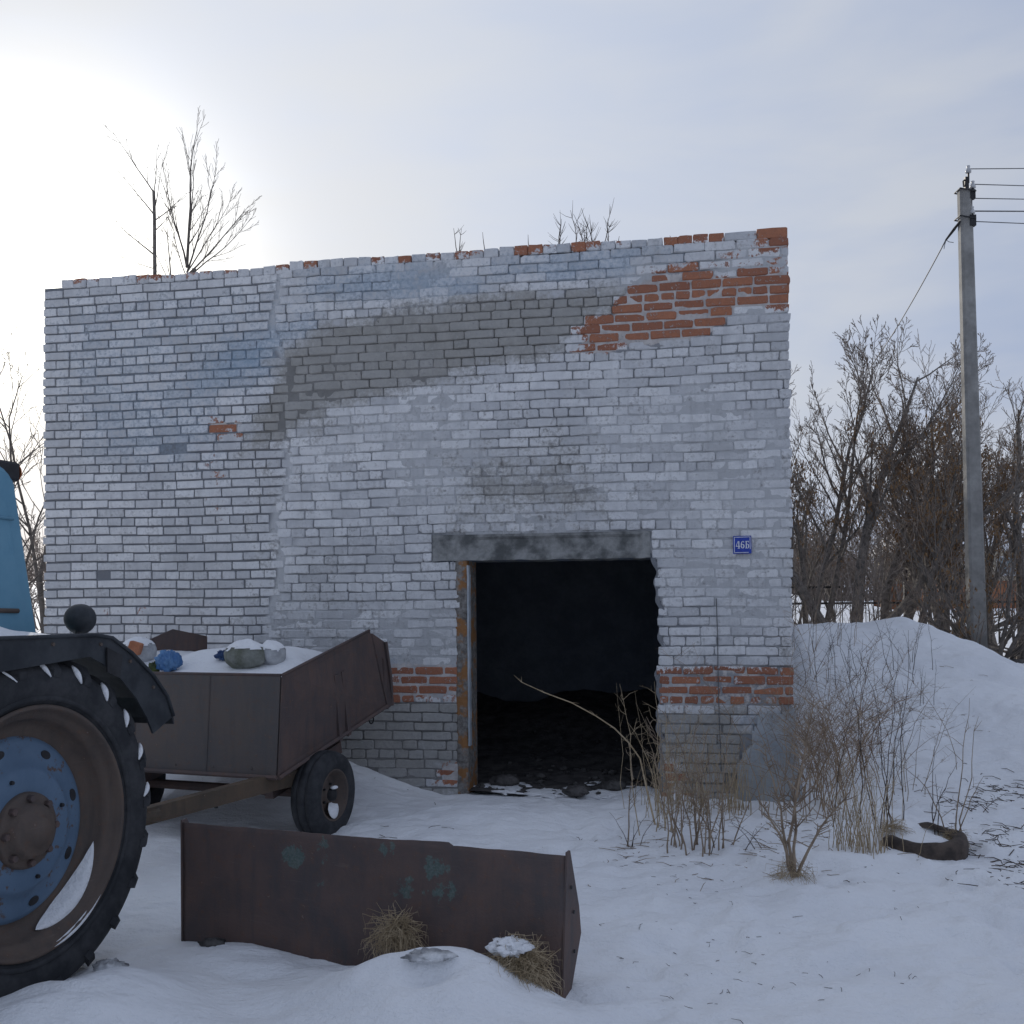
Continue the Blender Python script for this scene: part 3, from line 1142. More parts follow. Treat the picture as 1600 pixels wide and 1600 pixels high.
# lining of the room, part of the lens veil put into its bluish colour
mb = MB()
wall_box(mb, TH + 0.001, TH + 0.02, -0.3, WALL_H - 0.36, -DEPTH + 0.31, -TH - 0.01)
wall_box(mb, WALL_W - TH - 0.02, WALL_W - TH - 0.001, -0.3, WALL_H - 0.36, -DEPTH + 0.31, -TH - 0.01)
wall_box(mb, TH + 0.02, WALL_W - TH - 0.02, WALL_H - 0.40, WALL_H - 0.36, -DEPTH + 0.31, -TH - 0.01)
bpart(mb, 'room_lining', M['veiled_wall'])
mb = MB()
wall_box(mb, TH + 0.03, WALL_W - TH - 0.03, -0.3, WALL_H - 0.41, -4.1, -3.85)
bpart(mb, 'added_bounce_wall', M['veiled_wall'])  # no such wall known; added close behind to lift the doorway's brightness
# earth floor
mb = MB()
fu = np.linspace(TH, WALL_W - TH, 60)
fb = np.linspace(-0.02, -DEPTH + 0.3, 80)
FU, FB = np.meshgrid(fu, fb)
FZ = 0.02 + 0.10 * (fbm(FU * 2, FB * 2, 61, 4) - 0.5) + 0.10 * sstep(-0.6, -3.0, FB)
FZ = FZ + sstep(-1.4, -3.8, FB) * (0.10 + 0.55 * fbm(FU * 1.3, FB * 0.9, 67, 4))
for a, b_, z_ in zip(FU.ravel(), FB.ravel(), FZ.ravel()):
    mb.v.append(tuple(W(a, z_, b_)))
for j in range(79):
    for i in range(59):
        mb.f.append((j * 60 + i, j * 60 + i + 1, (j + 1) * 60 + i + 1, (j + 1) * 60 + i))
inside_floor = bpart(mb, 'earth_floor', M['earth'])

# concrete lintel: a beam with a chipped rebate, standing 3 mm back from the brick face
mb = MB()
NX, NZ = 60, 10
for side_d in (0, 1):
    for j in range(NZ + 1):
        for i in range(NX + 1):
            u = LU0 + (LU1 - LU0) * i / NX
            v = LV0 + (LV1 - LV0) * j / NZ
            if j == 0:
                v += 0.015 * (float(fbm(u * 9, 2.0, 71, 3)) - 0.5)
            d = 0.004 + 0.016 * (float(fbm(u * 8, v * 9, 73, 3)) - 0.5)
            if 0.19 < (i / NX) < 0.96 and 0.25 < j / NZ < 0.85:
                d -= 0.022
            if side_d:
                d = -TH + 0.01
            mb.v.append(tuple(W(u, v, d)))
Np = (NX + 1) * (NZ + 1)
for j in range(NZ):
    for i in range(NX):
        a = j * (NX + 1) + i
        mb.f.append((a, a + 1, a + NX + 2, a + NX + 1))
        mb.f.append((Np + a, Np + a + NX + 1, Np + a + NX + 2, Np + a + 1))
for i in range(NX):
    mb.f.append((i, Np + i, Np + i + 1, i + 1))
    a = NZ * (NX + 1) + i
    mb.f.append((a, a + 1, Np + a + 1, Np + a))
for j in range(NZ):
    a = j * (NX + 1)
    mb.f.append((a, a + NX + 1, Np + a + NX + 1, Np + a))
    a += NX
    mb.f.append((a, Np + a, Np + a + NX + 1, a + NX + 1))
lin = bpart(mb, 'lintel', M['concrete'])

# ragged mortar strip and door-frame remnant on the left of the opening
mb = MB()
JU1 = wall_uv(735, 1000)[0]
NZ = 90
prof = []
for j in range(NZ + 1):
    v = -0.1 + (LV0 + 0.1) * j / NZ
    e = 0.022 * (float(fbm(v * 6, 1.0, 81, 4)) - 0.5)
    e2 = 0.03 * (float(fbm(v * 9, 5.0, 83, 4)) - 0.5)
    row = [(DU0 - 0.035 + e2, -0.012), (DU0 - 0.012, 0.004 + e * 0.6), (DU0 + 0.03 + e, 0.006 + e2 * 0.5), (JU1 - 0.030 + e, -0.02 + e), (JU1 - 0.026 + e, -0.18), (JU1 - 0.026, -TH)]
    for (u, d) in row:
        mb.v.append(tuple(W(u, v, d)))
for j in range(NZ):
    for i in range(5):
        a = j * 6 + i
        mb.f.append((a, a + 1, a + 7, a + 6))
bpart(mb, 'door_jamb', M['jamb'])
mb = MB()
for j in range(40):
    v0 = 0.42 + (LV0 - 0.46) * j / 40
    v1 = 0.42 + (LV0 - 0.46) * (j + 1) / 40
    e = 0.006 * (float(fbm(v0 * 12, 3.0, 85, 3)) - 0.5)
    wall_box(mb, JU1 - 0.030 + e, JU1 - 0.014 + e * 2, v0, v1, -0.09, -0.014 + e)
bpart(mb, 'frame_strip', M['plaster'])
# right-hand reveal
mb = MB()
for j in range(NZ + 1):
    v = -0.1 + (LV0 + 0.1) * j / NZ
    e = 0.03 * (float(fbm(v * 8, 7.0, 87, 4)) - 0.5)
    for (u, d) in ((door_right(v) + 0.03 + e, -0.004), (door_right(v) - 0.012 + e, -0.012 + e), (door_right(v) + e, -0.2), (door_right(v) + 0.02, -TH)):
        mb.v.append(tuple(W(u, v, d)))
for j in range(NZ):
    for i in range(3):
        a = j * 4 + i
        mb.f.append((a, a + 4, a + 5, a + 1))
bpart(mb, 'door_reveal', M['mortar'])

# cement plaster clinging to the foot of the right corner
mb = MB()
G = 0.02
pu = [p[0] for p in PLZ]
pv = [p[1] for p in PLZ]
gu = np.arange(min(pu) - 0.05, WALL_W + 0.016, G)
gv = np.arange(-0.2, max(pv) + 0.05, G)
ids = {}
for j, v in enumerate(gv):
    for i, u in enumerate(gu):
        nn = 1.9 * (float(fbm(u * 7, v * 7, 91, 4)) - 0.5)
        if in_poly(PLZ, min(u + nn * 0.12, WALL_W - 0.01), max(v + nn * 0.12, -0.05)) or (v < 0 and u > min(pu)):
            ids[(i, j)] = len(mb.v)
            bulge = 0.02 + 0.02 * (float(fbm(u * 3, v * 3, 93, 3))) + 0.012 * nn
            bulge += 0.03 * float(sstep(0.9, 0.0, v)) 
            mb.v.append(tuple(W(u + 0.05 * float(sstep(0.8, -0.05, v)) * float(sstep(WALL_W - 0.2, WALL_W, u)), v, bulge)))
faces = []
for (i, j) in list(ids):
    if all((i + a, j + c) in ids for a, c in ((1, 0), (1, 1), (0, 1))):
        faces.append((ids[(i, j)], ids[(i + 1, j)], ids[(i + 1, j + 1)], ids[(i, j + 1)]))
mb.f = faces
edges = {}
for f in faces:
    for a in range(4):
        e = (f[a], f[(a + 1) % 4])
        edges[e] = edges.get(e, 0) + 1
nb = {}
for (a, b_) in [e for e in edges if (e[1], e[0]) not in edges]:
    for s in (a, b_):
        if s not in nb:
            nb[s] = len(mb.v)
            mb.v.append(tuple(Vector(mb.v[s]) - NRM * (0.07 if Vector(mb.v[s]).x < PR.x - 0.03 else 0.3)))
    mb.f.append((b_, a, nb[a], nb[b_]))
bpart(mb, 'plaster_patch', M['plaster'], True)

# old cable stapled down the wall
mb = MB()
cp = []
for (px, py) in ((1119, 935), (1121, 990), (1122, 1060), (1124, 1130), (1127, 1205)):
    u, v = wall_uv(px, py)
    cp.append(W(u, v, 0.012))
mb.tube(cp, 0.004, 5)
bpart(mb, 'cable', M['wire'])

# ------------------------------------------------------------------ house number plate
su, sv_ = wall_uv(1159.5, 851.5)
sign = empty('house_number_sign', tuple(W(su, sv_, 0.022)))
RS = Matrix((U, Vector((0, 0, 1)), NRM)).transposed().to_4x4()
sign.matrix_world = Matrix.Translation(W(su, sv_, 0.022)) @ RS @ Matrix.Rotation(math.radians(0.5), 4, 'Z')
tag(sign, 'small blue enamel house number plate reading 46Б beside the doorway', 'sign')
S = 0.1455
mb = MB()
mb.box((0, 0, 0), (S, S, 0.006), None, 0.002)
mb.build('plate', M['enamel'], sign)
mb = MB()
h = S / 2 - 0.010
t_ = 0.0042
zf = 0.0042
mb.box((0, h, zf), (2 * h + t_, t_, 0.0016))
mb.box((-h, 0, zf), (t_, 2 * h - t_, 0.0016))
mb.box((h, 0.012, zf), (t_, 2 * h - 0.028, 0.0016))
mb.box((-0.006, -h, zf), (2 * h - 0.012, t_, 0.0016))
mb.build('border', M['white'], sign)


def stroke(mb, pts, wd, closed=False):
    """flat ribbon lettering 1.6 mm proud; pts in plate units, wd list of half widths"""
    n = len(pts)
    P = [Vector((p[0], p[1], 0)) for p in pts]
    L, Rr = [], []
    for i in range(n):
        if closed:
            t = P[(i + 1) % n] - P[i - 1]
        else:
            t = P[min(i + 1, n - 1)] - P[max(i - 1, 0)]
        t.normalize()
        k = Vector((-t.y, t.x, 0)) * wd[i]
        L.append(P[i] + k)
        Rr.append(P[i] - k)
    o = len(mb.v)
    for a in L + Rr:
        mb.v.append((a.x, a.y, zf + 0.0009))
    for a in L + Rr:
        mb.v.append((a.x, a.y, zf - 0.0009))
    for i in range(n if closed else n - 1):
        j = (i + 1) % n
        mb.f.append((o + i, o + n + i, o + n + j, o + j))
        mb.f.append((o + i, o + j, o + 2 * n + j, o + 2 * n + i))
        mb.f.append((o + n + j, o + n + i, o + 3 * n + i, o + 3 * n + j))


def poly_letter(mb, quads):
    for q in quads:
        o = len(mb.v)
        n = len(q)
        for zc in (zf + 0.0009, zf - 0.0009):
            for (a, b_) in q:
                mb.v.append((a, b_, zc))
        mb.f.append(tuple(o + i for i in range(n)))
        for i in range(n):
            j = (i + 1) % n
            mb.f.append((o + i, o + n + i, o + n + j, o + j))


HL = 0.030  # half letter height
cx = -0.034
mb = MB()   # 4
poly_letter(mb, [[(cx + 0.003, -HL), (cx + 0.011, -HL), (cx + 0.011, HL), (cx + 0.003, HL)],
                 [(cx - 0.017, -0.014), (cx + 0.0028, -0.014), (cx + 0.0028, -0.008), (cx - 0.017, -0.008)],
                 [(cx + 0.0112, -0.014), (cx + 0.017, -0.014), (cx + 0.017, -0.008), (cx + 0.0112, -0.008)],
                 [(cx - 0.017, -0.0078), (cx - 0.0125, -0.0078), (cx + 0.0028, HL), (cx - 0.001, HL)],
                 [(cx - 0.003, -HL), (cx + 0.0028, -HL), (cx + 0.0028, -HL + 0.004), (cx - 0.003, -HL + 0.004)],
                 [(cx + 0.0112, -HL), (cx + 0.016, -HL), (cx + 0.016, -HL + 0.004), (cx + 0.0112, -HL + 0.004)]])
mb.build('numeral', M['white'], sign)
cx = 0.003
mb = MB()   # 6
ring = [(cx + 0.0105 * math.cos(a), -0.0115 + 0.0155 * math.sin(a)) for a in [2 * math.pi * i / 20 for i in range(20)]]
stroke(mb, ring, [0.0022 + 0.0020 * abs(math.cos(2 * math.pi * i / 20)) for i in range(20)], True)
arc = [(cx + 0.011, 0.019), (cx + 0.008, 0.026), (cx + 0.002, 0.028), (cx - 0.005, 0.024), (cx - 0.0095, 0.014), (cx - 0.0112, 0.0), (cx - 0.0112, -0.012)]
stroke(mb, arc, [0.0036, 0.0028, 0.0020, 0.0026, 0.0036, 0.0040, 0.0040])
mb.build('numeral', M['white'], sign)
cx = 0.040
mb = MB()   # Б
poly_letter(mb, [[(cx - 0.012, -HL), (cx - 0.004, -HL), (cx - 0.004, HL), (cx - 0.012, HL)],
                 [(cx - 0.016, -HL), (cx - 0.0122, -HL), (cx - 0.0122, -HL + 0.004), (cx - 0.016, -HL + 0.004)],
                 [(cx - 0.016, HL - 0.004), (cx - 0.0122, HL - 0.004), (cx - 0.0122, HL), (cx - 0.016, HL)],
                 [(cx - 0.0038, HL - 0.005), (cx + 0.013, HL - 0.005), (cx + 0.013, HL), (cx - 0.0038, HL)],
                 [(cx + 0.0105, HL - 0.0155), (cx + 0.013, HL - 0.0155), (cx + 0.013, HL - 0.0052), (cx + 0.0090, HL - 0.0052)]])
bowl = [(cx - 0.0038, 0.004), (cx + 0.004, 0.004), (cx + 0.0095, 0.0), (cx + 0.0115, -0.0125), (cx + 0.0095, -0.0235), (cx + 0.004, -0.0278), (cx - 0.0038, -0.0278)]
stroke(mb, bowl, [0.0021, 0.0023, 0.0034, 0.0042, 0.0034, 0.0023, 0.0021])
mb.build('letter', M['white'], sign)
for s in (1, -1):
    mb = MB()
    mb.lathe([(0.0, 0.0), (0.003, 0.0), (0.003, 0.004), (0.0, 0.005)], 10, Matrix.Translation((0, s * (S / 2 - 0.005), 0.002)) @ Matrix.Rotation(math.pi / 2, 4, 'X'))
    mb.build('screw', M['black'], sign)

# ------------------------------------------------------------------ tractor
RZ = math.radians(71.0)
TR = empty('tractor', (-1.94, 4.2, 0.0), RZ)
tag(TR, 'old blue tractor with dark fender and big lugged rear wheel at the left edge', 'tractor')
rt = random.Random(5)
WR, WZ = 0.74, 0.70


def rear_wheel(yc, outward):
    """lugged wheel; the wheel's own axis is local Y, outward is -1 (towards the camera side) or +1"""
    wh = empty('rear_wheel', (0, yc, WZ))
    wh.parent = TR
    wh.scale = (1.055, 1.0, 1.055)
    if outward > 0:
        wh.rotation_euler = (0, 0, math.pi)
    # tyre carcass: outer sidewall at y = -0.17
    prof = [(0.470, -0.125), (0.490, -0.150), (0.520, -0.168), (0.570, -0.178), (0.615, -0.174), (0.645, -0.158), (0.660, -0.130), (0.668, -0.07), (0.672, 0.0)]
    prof = prof + [(r, -y) for r, y in prof[-2::-1]]
    mb = MB()
    mb.lathe(prof, 96)
    mb.build('tyre', M['rubber'], wh, True)
    # raised bead ring on the sidewall
    mb = MB()
    mb.lathe([(0.505, -0.164), (0.508, -0.172), (0.520, -0.175), (0.526, -0.170)], 96)
    mb.build('sidewall_ring', M['rubber'], wh, True)
    # lugs: slanted bars, each from the centre line round the shoulder
    NL = 22
    for sgn in (-1, 1):
        for i in range(NL):
            a0 = 2 * math.pi * (i + (0.5 if sgn > 0 else 0.0)) / NL
            mb = MB()
            sec = []
            for k, (yy, rr, da, hh) in enumerate(((0.02, 0.668, 0.17, 0.030), (0.09, 0.664, 0.10, 0.032), (0.150, 0.640, 0.03, 0.040), (0.172, 0.622, 0.005, 0.018), (0.176, 0.600, -0.004, 0.003))):
                wa = 0.040 if k < 2 else (0.046 if k == 2 else 0.040)
                for (dw, top) in ((-1, 0), (-0.72, 1), (0.72, 1), (1, 0)):
                    an = a0 + da + dw * wa
                    r2 = rr + (hh if top else -0.012)
                    y2 = yy
                    if k >= 3:
                        r2 = rr + (0.0 if not top else hh * 0.4)
                        y2 = yy + (hh * 0.8 if top else -0.012)
                    sec.append((r2 * math.cos(an), sgn * y2, r2 * math.sin(an)))
            fs = []
            for k in range(4):
                for j in range(3):
                    q = (k * 4 + j, k * 4 + j + 1, k * 4 + 5 + j, k * 4 + 4 + j)
                    fs.append(q if sgn > 0 else q[::-1])
            fs.append((3, 2, 1, 0))
            fs.append((16, 17, 18, 19))
            mb.add(sec, fs)
            mb.build('tread_lug', M['rubber'], wh)
    # rim: stepped well in brown rust
    mb = MB()
    mb.lathe([(0.492, -0.158), (0.487, -0.166), (0.474, -0.162), (0.468, -0.135), (0.452, -0.118), (0.437, -0.112), (0.430, -0.085), (0.418, -0.045), (0.395, -0.030), (0.372, -0.026), (0.360, -0.030)], 72)
    mb.lathe([(0.36, 0.05), (0.43, 0.06), (0.45, 0.11), (0.47, 0.13), (0.488, 0.162)], 72)
    mb.build('rim', M['rust_brown'], wh, True)
    mb = MB()
    mb.lathe([(0.366, -0.026), (0.356, -0.040), (0.340, -0.046), (0.300, -0.052), (0.262, -0.060), (0.245, -0.082), (0.228, -0.090), (0.175, -0.092), (0.150, -0.094), (0.02, -0.094)], 64)
    dsc = mb.build('wheel_disc', M['disc'], wh, True)
    for k in range(8):
        a = 2 * math.pi * (k + 0.35) / 8
        mb = MB()
        mb.lathe([(0.0, 0), (0.020, 0.0), (0.021, 0.002), (0.017, 0.004)], 14,
                 Matrix.Translation((0.312 * math.cos(a), -0.0545, 0.312 * math.sin(a))) @ Matrix.Rotation(-a, 4, 'Y') @ Matrix.Diagonal((0.8, 1, 1.3, 1)))
        mb.build('vent_hole', M['black'], dsc)
    mb = MB()
    mb.lathe([(0.150, -0.094), (0.148, -0.112), (0.138, -0.118), (0.112, -0.120), (0.104, -0.150), (0.090, -0.160), (0.060, -0.164), (0.052, -0.185), (0.0, -0.190)], 40)
    hub = mb.build('hub', M['rust_brown'], wh, True)
    for k in range(8):
        a = 2 * math.pi * k / 8
        mb = MB()
        mb.lathe([(0.0, -0.022), (0.013, -0.022), (0.015, -0.018), (0.015, 0.0)], 6, Matrix.Translation((0.126 * math.cos(a), -0.119, 0.126 * math.sin(a))))
        mb.build('bolt', M['rust'], hub)
    for k in range(4):
        a = 2 * math.pi * (k + 0.2) / 4
        mb = MB()
        mb.lathe([(0.0, -0.012), (0.008, -0.012), (0.009, 0.0)], 6, Matrix.Translation((0.205 * math.cos(a), -0.0915, 0.205 * math.sin(a))))
        mb.build('bolt', M['black'], dsc)
    return wh


wh = rear_wheel(0.175, -1)


def ring_patch(mb, r0, r1, y0, y1, a0, a1, n=26, thick=0.012, seed=0):
    """tapering snow lens lying in a ring"""
    vs = []
    for i in range(n + 1):
        t = i / n
        a = a0 + (a1 - a0) * t
        wd = math.sin(math.pi * t ** 0.8) ** 0.9
        ra = r0 + (r1 - r0) * 0.5 * (1 - wd)
        rb_ = r1 - (r1 - r0) * 0.5 * (1 - wd)
        e = 0.004 * (float(fbm(t * 9, 0, seed, 3)) - 0.5)
        ym = (y0 + y1) / 2
        y0_, y1_ = ym + (y0 - ym) * wd, ym + (y1 - ym) * wd
        for (r, y) in ((ra + e, y0_), (ra + (rb_ - ra) * 0.35 + e, ym - thick * wd), (rb_ - (rb_ - ra) * 0.25, y1_ - thick * wd), (rb_, y1_)):
            vs.append((r * math.cos(a), y, r * math.sin(a)))
    fs = [(k * 4 + j, k * 4 + j + 1, k * 4 + 5 + j, k * 4 + 4 + j) for k in range(n) for j in range(3)]
    mb.add(vs, fs)


mb = MB()
ring_patch(mb, 0.392, 0.444, -0.036, -0.112, math.radians(-80), math.radians(-18), 40, 0.008, 3)
mb.build('snow_patch', M['snow'], wh, True)
mb = MB()
ring_patch(mb, 0.470, 0.486, -0.150, -0.166, math.radians(-85), math.radians(-35), 30, 0.004, 5)
mb.build('snow_patch', M['snow'], wh, True)
# snow lodged against the lugs on the upper rear shoulder
for i in range(22):
    a0 = 2 * math.pi * i / 22
    deg = math.degrees(a0)
    if not (-2 < deg < 112):
        continue
    s = (1.0 if deg < 75 else 0.7) * rt.uniform(0.45, 0.9)
    mb = MB()
    pts = []
    for t in range(8):
        f = t / 7
        a = a0 + 0.052 + (0.10 - 0.02 * f) * f * 0.9
        r = 0.600 + 0.062 * f
        y = -0.180 + 0.030 * f ** 2
        pts.append((r * math.cos(a), y, r * math.sin(a)))
    mb.tube(pts, [0.003, 0.008 * s, 0.012 * s, 0.015 * s, 0.016 * s, 0.014 * s, 0.010 * s, 0.004], 8)
    mb.build('snow_patch', M['snow'], wh, True)

# far rear wheel
rear_wheel(1.44, 1)

# fender over the near wheel: rounded top sheet and a deep outer skirt
ftop = [(-0.86, 1.18), (-0.80, 1.36), (-0.66, 1.465), (-0.45, 1.500), (0.30, 1.497), (0.40, 1.482), (0.53, 1.408), (0.68, 1.295), (0.78, 1.19), (0.825, 1.09)]


def fender(y0, y1, skirt_y):
    fe = MB()
    n = len(ftop)
    th = 0.012
    vs = []
    for (x, z) in ftop:
        vs += [(x, y0, z), (x, y1, z), (x * 0.985, y1, z - th), (x * 0.985, y0, z - th)]
    fs = []
    for i in range(n - 1):
        for k in range(4):
            k2 = (k + 1) % 4
            fs.append((i * 4 + k, i * 4 + k2, i * 4 + 4 + k2, i * 4 + 4 + k))
    fs += [(0, 1, 2, 3), ((n - 1) * 4 + 3, (n - 1) * 4 + 2, (n - 1) * 4 + 1, (n - 1) * 4)]
    fe.add(vs, fs)
    f = fe.build('fender', M['fender'], TR)
    sk = MB()
    vs = []
    fs = []
    for (x, z) in ftop:
        rr = 0.752
        a = math.atan2(z - WZ, x)
        lx, lz_ = rr * math.cos(a), WZ + rr * math.sin(a)
        if z - 0.02 < lz_:
            lx, lz_ = x * 0.98, z - 0.03
        for yy in (skirt_y, skirt_y + 0.01):
            vs += [(x, yy, z - 0.004), (lx, yy, lz_)]
    for i in range(n - 1):
        a, b_ = i * 4, i * 4 + 4
        fs += [(a, a + 1, b_ + 1, b_), (a + 3, a + 2, b_ + 2, b_ + 3), (a + 1, a + 3, b_ + 3, b_ + 1), (a + 2, a, b_, b_ + 2)]
    sk.add(vs, fs)
    s_ = sk.build('fender_skirt', M['fender'], f)
    rl = MB()
    rl.tube([(x, skirt_y - 0.004, z) for x, z in ftop], 0.009, 6)
    rl.build('rolled_edge', M['fender'], f, True)
    mf = MB()
    mf.plate([(0.825, y0, 1.095), (0.835, y0, 1.05), (0.835, y1, 1.05), (0.825, y1, 1.095)], 0.008)
    mf.build('mud_flap', M['rubber'], f)
    return f


fen = fender(-0.02, 0.42, -0.022)
for (bx_, bz_) in ((-0.55, 1.455), (-0.25, 1.465), (0.05, 1.465), (0.33, 1.455), (0.52, 1.37), (0.68, 1.24)):
    mb = MB()
    mb.lathe([(0.0, -0.008), (0.008, -0.008), (0.010, 0.0)], 6, Matrix.Translation((bx_, -0.021, bz_)))
    mb.build('bolt', M['rust_brown'], fen)
mb = MB()
mb.plate([(0.36, -0.03, 1.44), (0.46, -0.03, 1.40), (0.44, -0.03, 1.30), (0.36, -0.03, 1.33)], 0.008)
mb.build('stay_bracket', M['black'], fen)
fender(1.20, 1.62, 1.612)
# snow lying on the fender
mb = MB()
vs, fs = [], []
NXs, NYs = 46, 10
for i in range(NXs + 1):
    x = -0.66 + 1.02 * i / NXs
    for j in range(NYs + 1):
        y = -0.005 + 0.40 * j / NYs
        zt = np.interp(x, [p[0] for p in ftop], [p[1] for p in ftop])
        e = min(i, NXs - i) / NXs
        f2 = min(j, NYs - j) / NYs
        hgt = 0.065 * float(sstep(0.0, 0.25, e)) * float(sstep(0.0, 0.4, f2)) * float(sstep(0.34, -0.25, x)) * (0.6 + 0.8 * float(fbm(x * 6, y * 6, 51, 3)))
        vs.append((x, y, zt + hgt - 0.002))
for i in range(NXs):
    for j in range(NYs):
        a = i * (NYs + 1) + j
        fs.append((a, a + NYs + 1, a + NYs + 2, a + 1))
mb.add(vs, fs)
mb.build('snow_cover', M['snow'], fen, True)

# cab
CY0, CY1 = 0.40, 1.22


def cab_section(x0, x1, z0, z1, r, lean):
    """outline in local x,z with rounded upper corners; lean moves the upper rear corner forward"""
    pts = [(x0, z0), (x1, z0)]
    for k in range(7):
        a = math.radians(90 * k / 6)
        pts.append((x1 - lean - r + r * math.cos(a), z1 - r + r * math.sin(a)))
    for k in range(7):
        a = math.radians(90 + 90 * k / 6)
        pts.append((x0 + 0.06 + r + r * math.cos(a), z1 - r + r * math.sin(a)))
    return pts


def loft_y(secs, name, mat, parent, smooth=False):
    mb = MB()
    n = len(secs[0][1])
    for y, pts in secs:
        mb.v += [(p[0], y, p[1]) for p in pts]
    for s in range(len(secs) - 1):
        for i in range(n):
            j = (i + 1) % n
            mb.f.append((s * n + i, (s + 1) * n + i, (s + 1) * n + j, s * n + j))
    mb.f.append(tuple(range(n)))
    mb.f.append(tuple((len(secs) - 1) * n + i for i in range(n - 1, -1, -1)))
    return mb.build(name, mat, parent, smooth)


o1 = cab_section(-0.93, 0.52, 0.85, 2.235, 0.12, 0.24)
o2 = cab_section(-0.95, 0.55, 0.85, 2.275, 0.14, 0.24)
cab = loft_y([(CY0, o1), (CY0 + 0.03, o2), (CY1 - 0.03, o2), (CY1, o1)], 'cab', M['cab'], TR)
# pressed side panel standing 8 mm proud, leaving a groove round it
pp = cab_section(-0.20, 0.44, 1.02, 2.13, 0.10, 0.21)
loft_y([(CY0 - 0.008, pp), (CY0 + 0.004, pp)], 'side_panel', M['cab'], cab)
# groove bead under the roof and handle rail
mb = MB()
mb.tube([(-0.22, CY0 - 0.012, 2.02), (0.10, CY0 - 0.012, 2.02), (0.255, CY0 - 0.012, 2.015)], 0.008, 6)
mb.build('drip_bead', M['cab'], cab, True)
mb = MB()
mb.tube([(-0.2, CY0 - 0.012, 1.615), (0.28, CY0 - 0.012, 1.605)], 0.012, 6)
mb.build('grab_rail', M['rust_brown'], cab, True)
# glazing further forward
mb = MB()
mb.plate([(-0.86, CY0 - 0.006, 1.35), (-0.28, CY0 - 0.006, 1.35), (-0.28, CY0 - 0.006, 2.1), (-0.80, CY0 - 0.006, 2.1)], 0.008)
mb.build('side_window', M['glass_far'], cab)
mb = MB()
mb.plate([(0.452, CY0 + 0.12, 1.45), (0.452, CY1 - 0.12, 1.45), (0.338, CY1 - 0.12, 2.1), (0.338, CY0 + 0.12, 2.1)], 0.02)
mb.build('rear_window', M['glass_far'], cab)
# turn signal at the upper rear corner
mb = MB()
mb.box((0.245, CY0 + 0.06, 2.235), (0.17, 0.09, 0.085), None, 0.01)
ts = mb.build('turn_signal', M['black'], cab)
mb = MB()
mb.lathe([(0.0, -0.022), (0.03, -0.018), (0.042, -0.008), (0.045, 0.0)], 16, Matrix.Translation((0.331, CY0 + 0.06, 2.235)) @ Matrix.Rotation(math.radians(90), 4, 'Z'))
mb.build('lens', M['orange_lens'], ts, True)
# hood, axle and front wheels ahead of the picture's edge
mb = MB()
mb.box((-1.75, 0.81, 1.18), (1.62, 0.56, 0.66), None, 0.06)
mb.build('hood', M['cab'], TR)
mb = MB()
mb.box((-0.1, 0.81, 0.72), (0.75, 1.0, 0.34), None, 0.04)
mb.box((-1.5, 0.81, 0.70), (2.2, 0.36, 0.32), None, 0.03)
mb.build('chassis', M['black'], TR)
for yy in (0.25, 1.37):
    mb = MB()
    mb.lathe([(0.22, -0.08), (0.27, -0.10), (0.36, -0.09), (0.40, -0.05), (0.405, 0.0), (0.40, 0.05), (0.36, 0.09), (0.27, 0.10), (0.22, 0.08)], 40, Matrix.Translation((-2.25, yy, 0.42)))
    fw = mb.build('front_wheel', M['rubber'], TR, True)
    mb = MB()
    mb.lathe([(0.23, -0.075), (0.20, -0.05), (0.10, -0.06), (0.0, -0.08)], 32, Matrix.Translation((-2.25, yy, 0.42)))
    mb.lathe([(0.0, 0.06), (0.10, 0.06), (0.20, 0.05), (0.23, 0.075)], 32, Matrix.Translation((-2.25, yy, 0.42)))
    mb.build('rim', M['disc'], fw, True)
# rear hitch
mb = MB()
mb.box((0.50, 0.80, 0.50), (0.55, 0.10, 0.08), None, 0.01)
mb.build('hitch', M['black'], TR)
# work lamp on a stalk behind the cab
lp = TR.matrix_basis.inverted() @ at(122, 966, 4.95)
mb = MB()
mb.lathe([(0.0, -0.045), (0.035, -0.040), (0.058, -0.022), (0.070, 0.010), (0.073, 0.035), (0.075, 0.045), (0.070, 0.050), (0.0, 0.052)], 28,
         Matrix.Translation(lp) @ Matrix.Rotation(math.radians(-62), 4, 'Z') @ Matrix.Rotation(math.radians(-6), 4, 'X'))
lamp = mb.build('work_lamp', M['fender'], TR, True)
mb = MB()
mb.tube([(lp.x, lp.y, lp.z - 0.06), (lp.x - 0.02, lp.y, 1.42), (lp.x - 0.10, lp.y + 0.02, 1.30)], 0.012, 6)
mb.build('lamp_stalk', M['black'], lamp)

# ------------------------------------------------------------------ trailer
TLR = empty('tipping_trailer', tuple(at(506, 1300, 7.35)))
tag(TLR, 'rusty two wheeled steel trailer heaped with snow behind the tractor', 'trailer')
TI = -TLR.location


def tpart(mb, name, mat, parent=None, smooth=False):
    mb.v = [tuple(Vector(p) + TI) for p in mb.v]
    return mb.build(name, mat, parent or TLR, smooth)


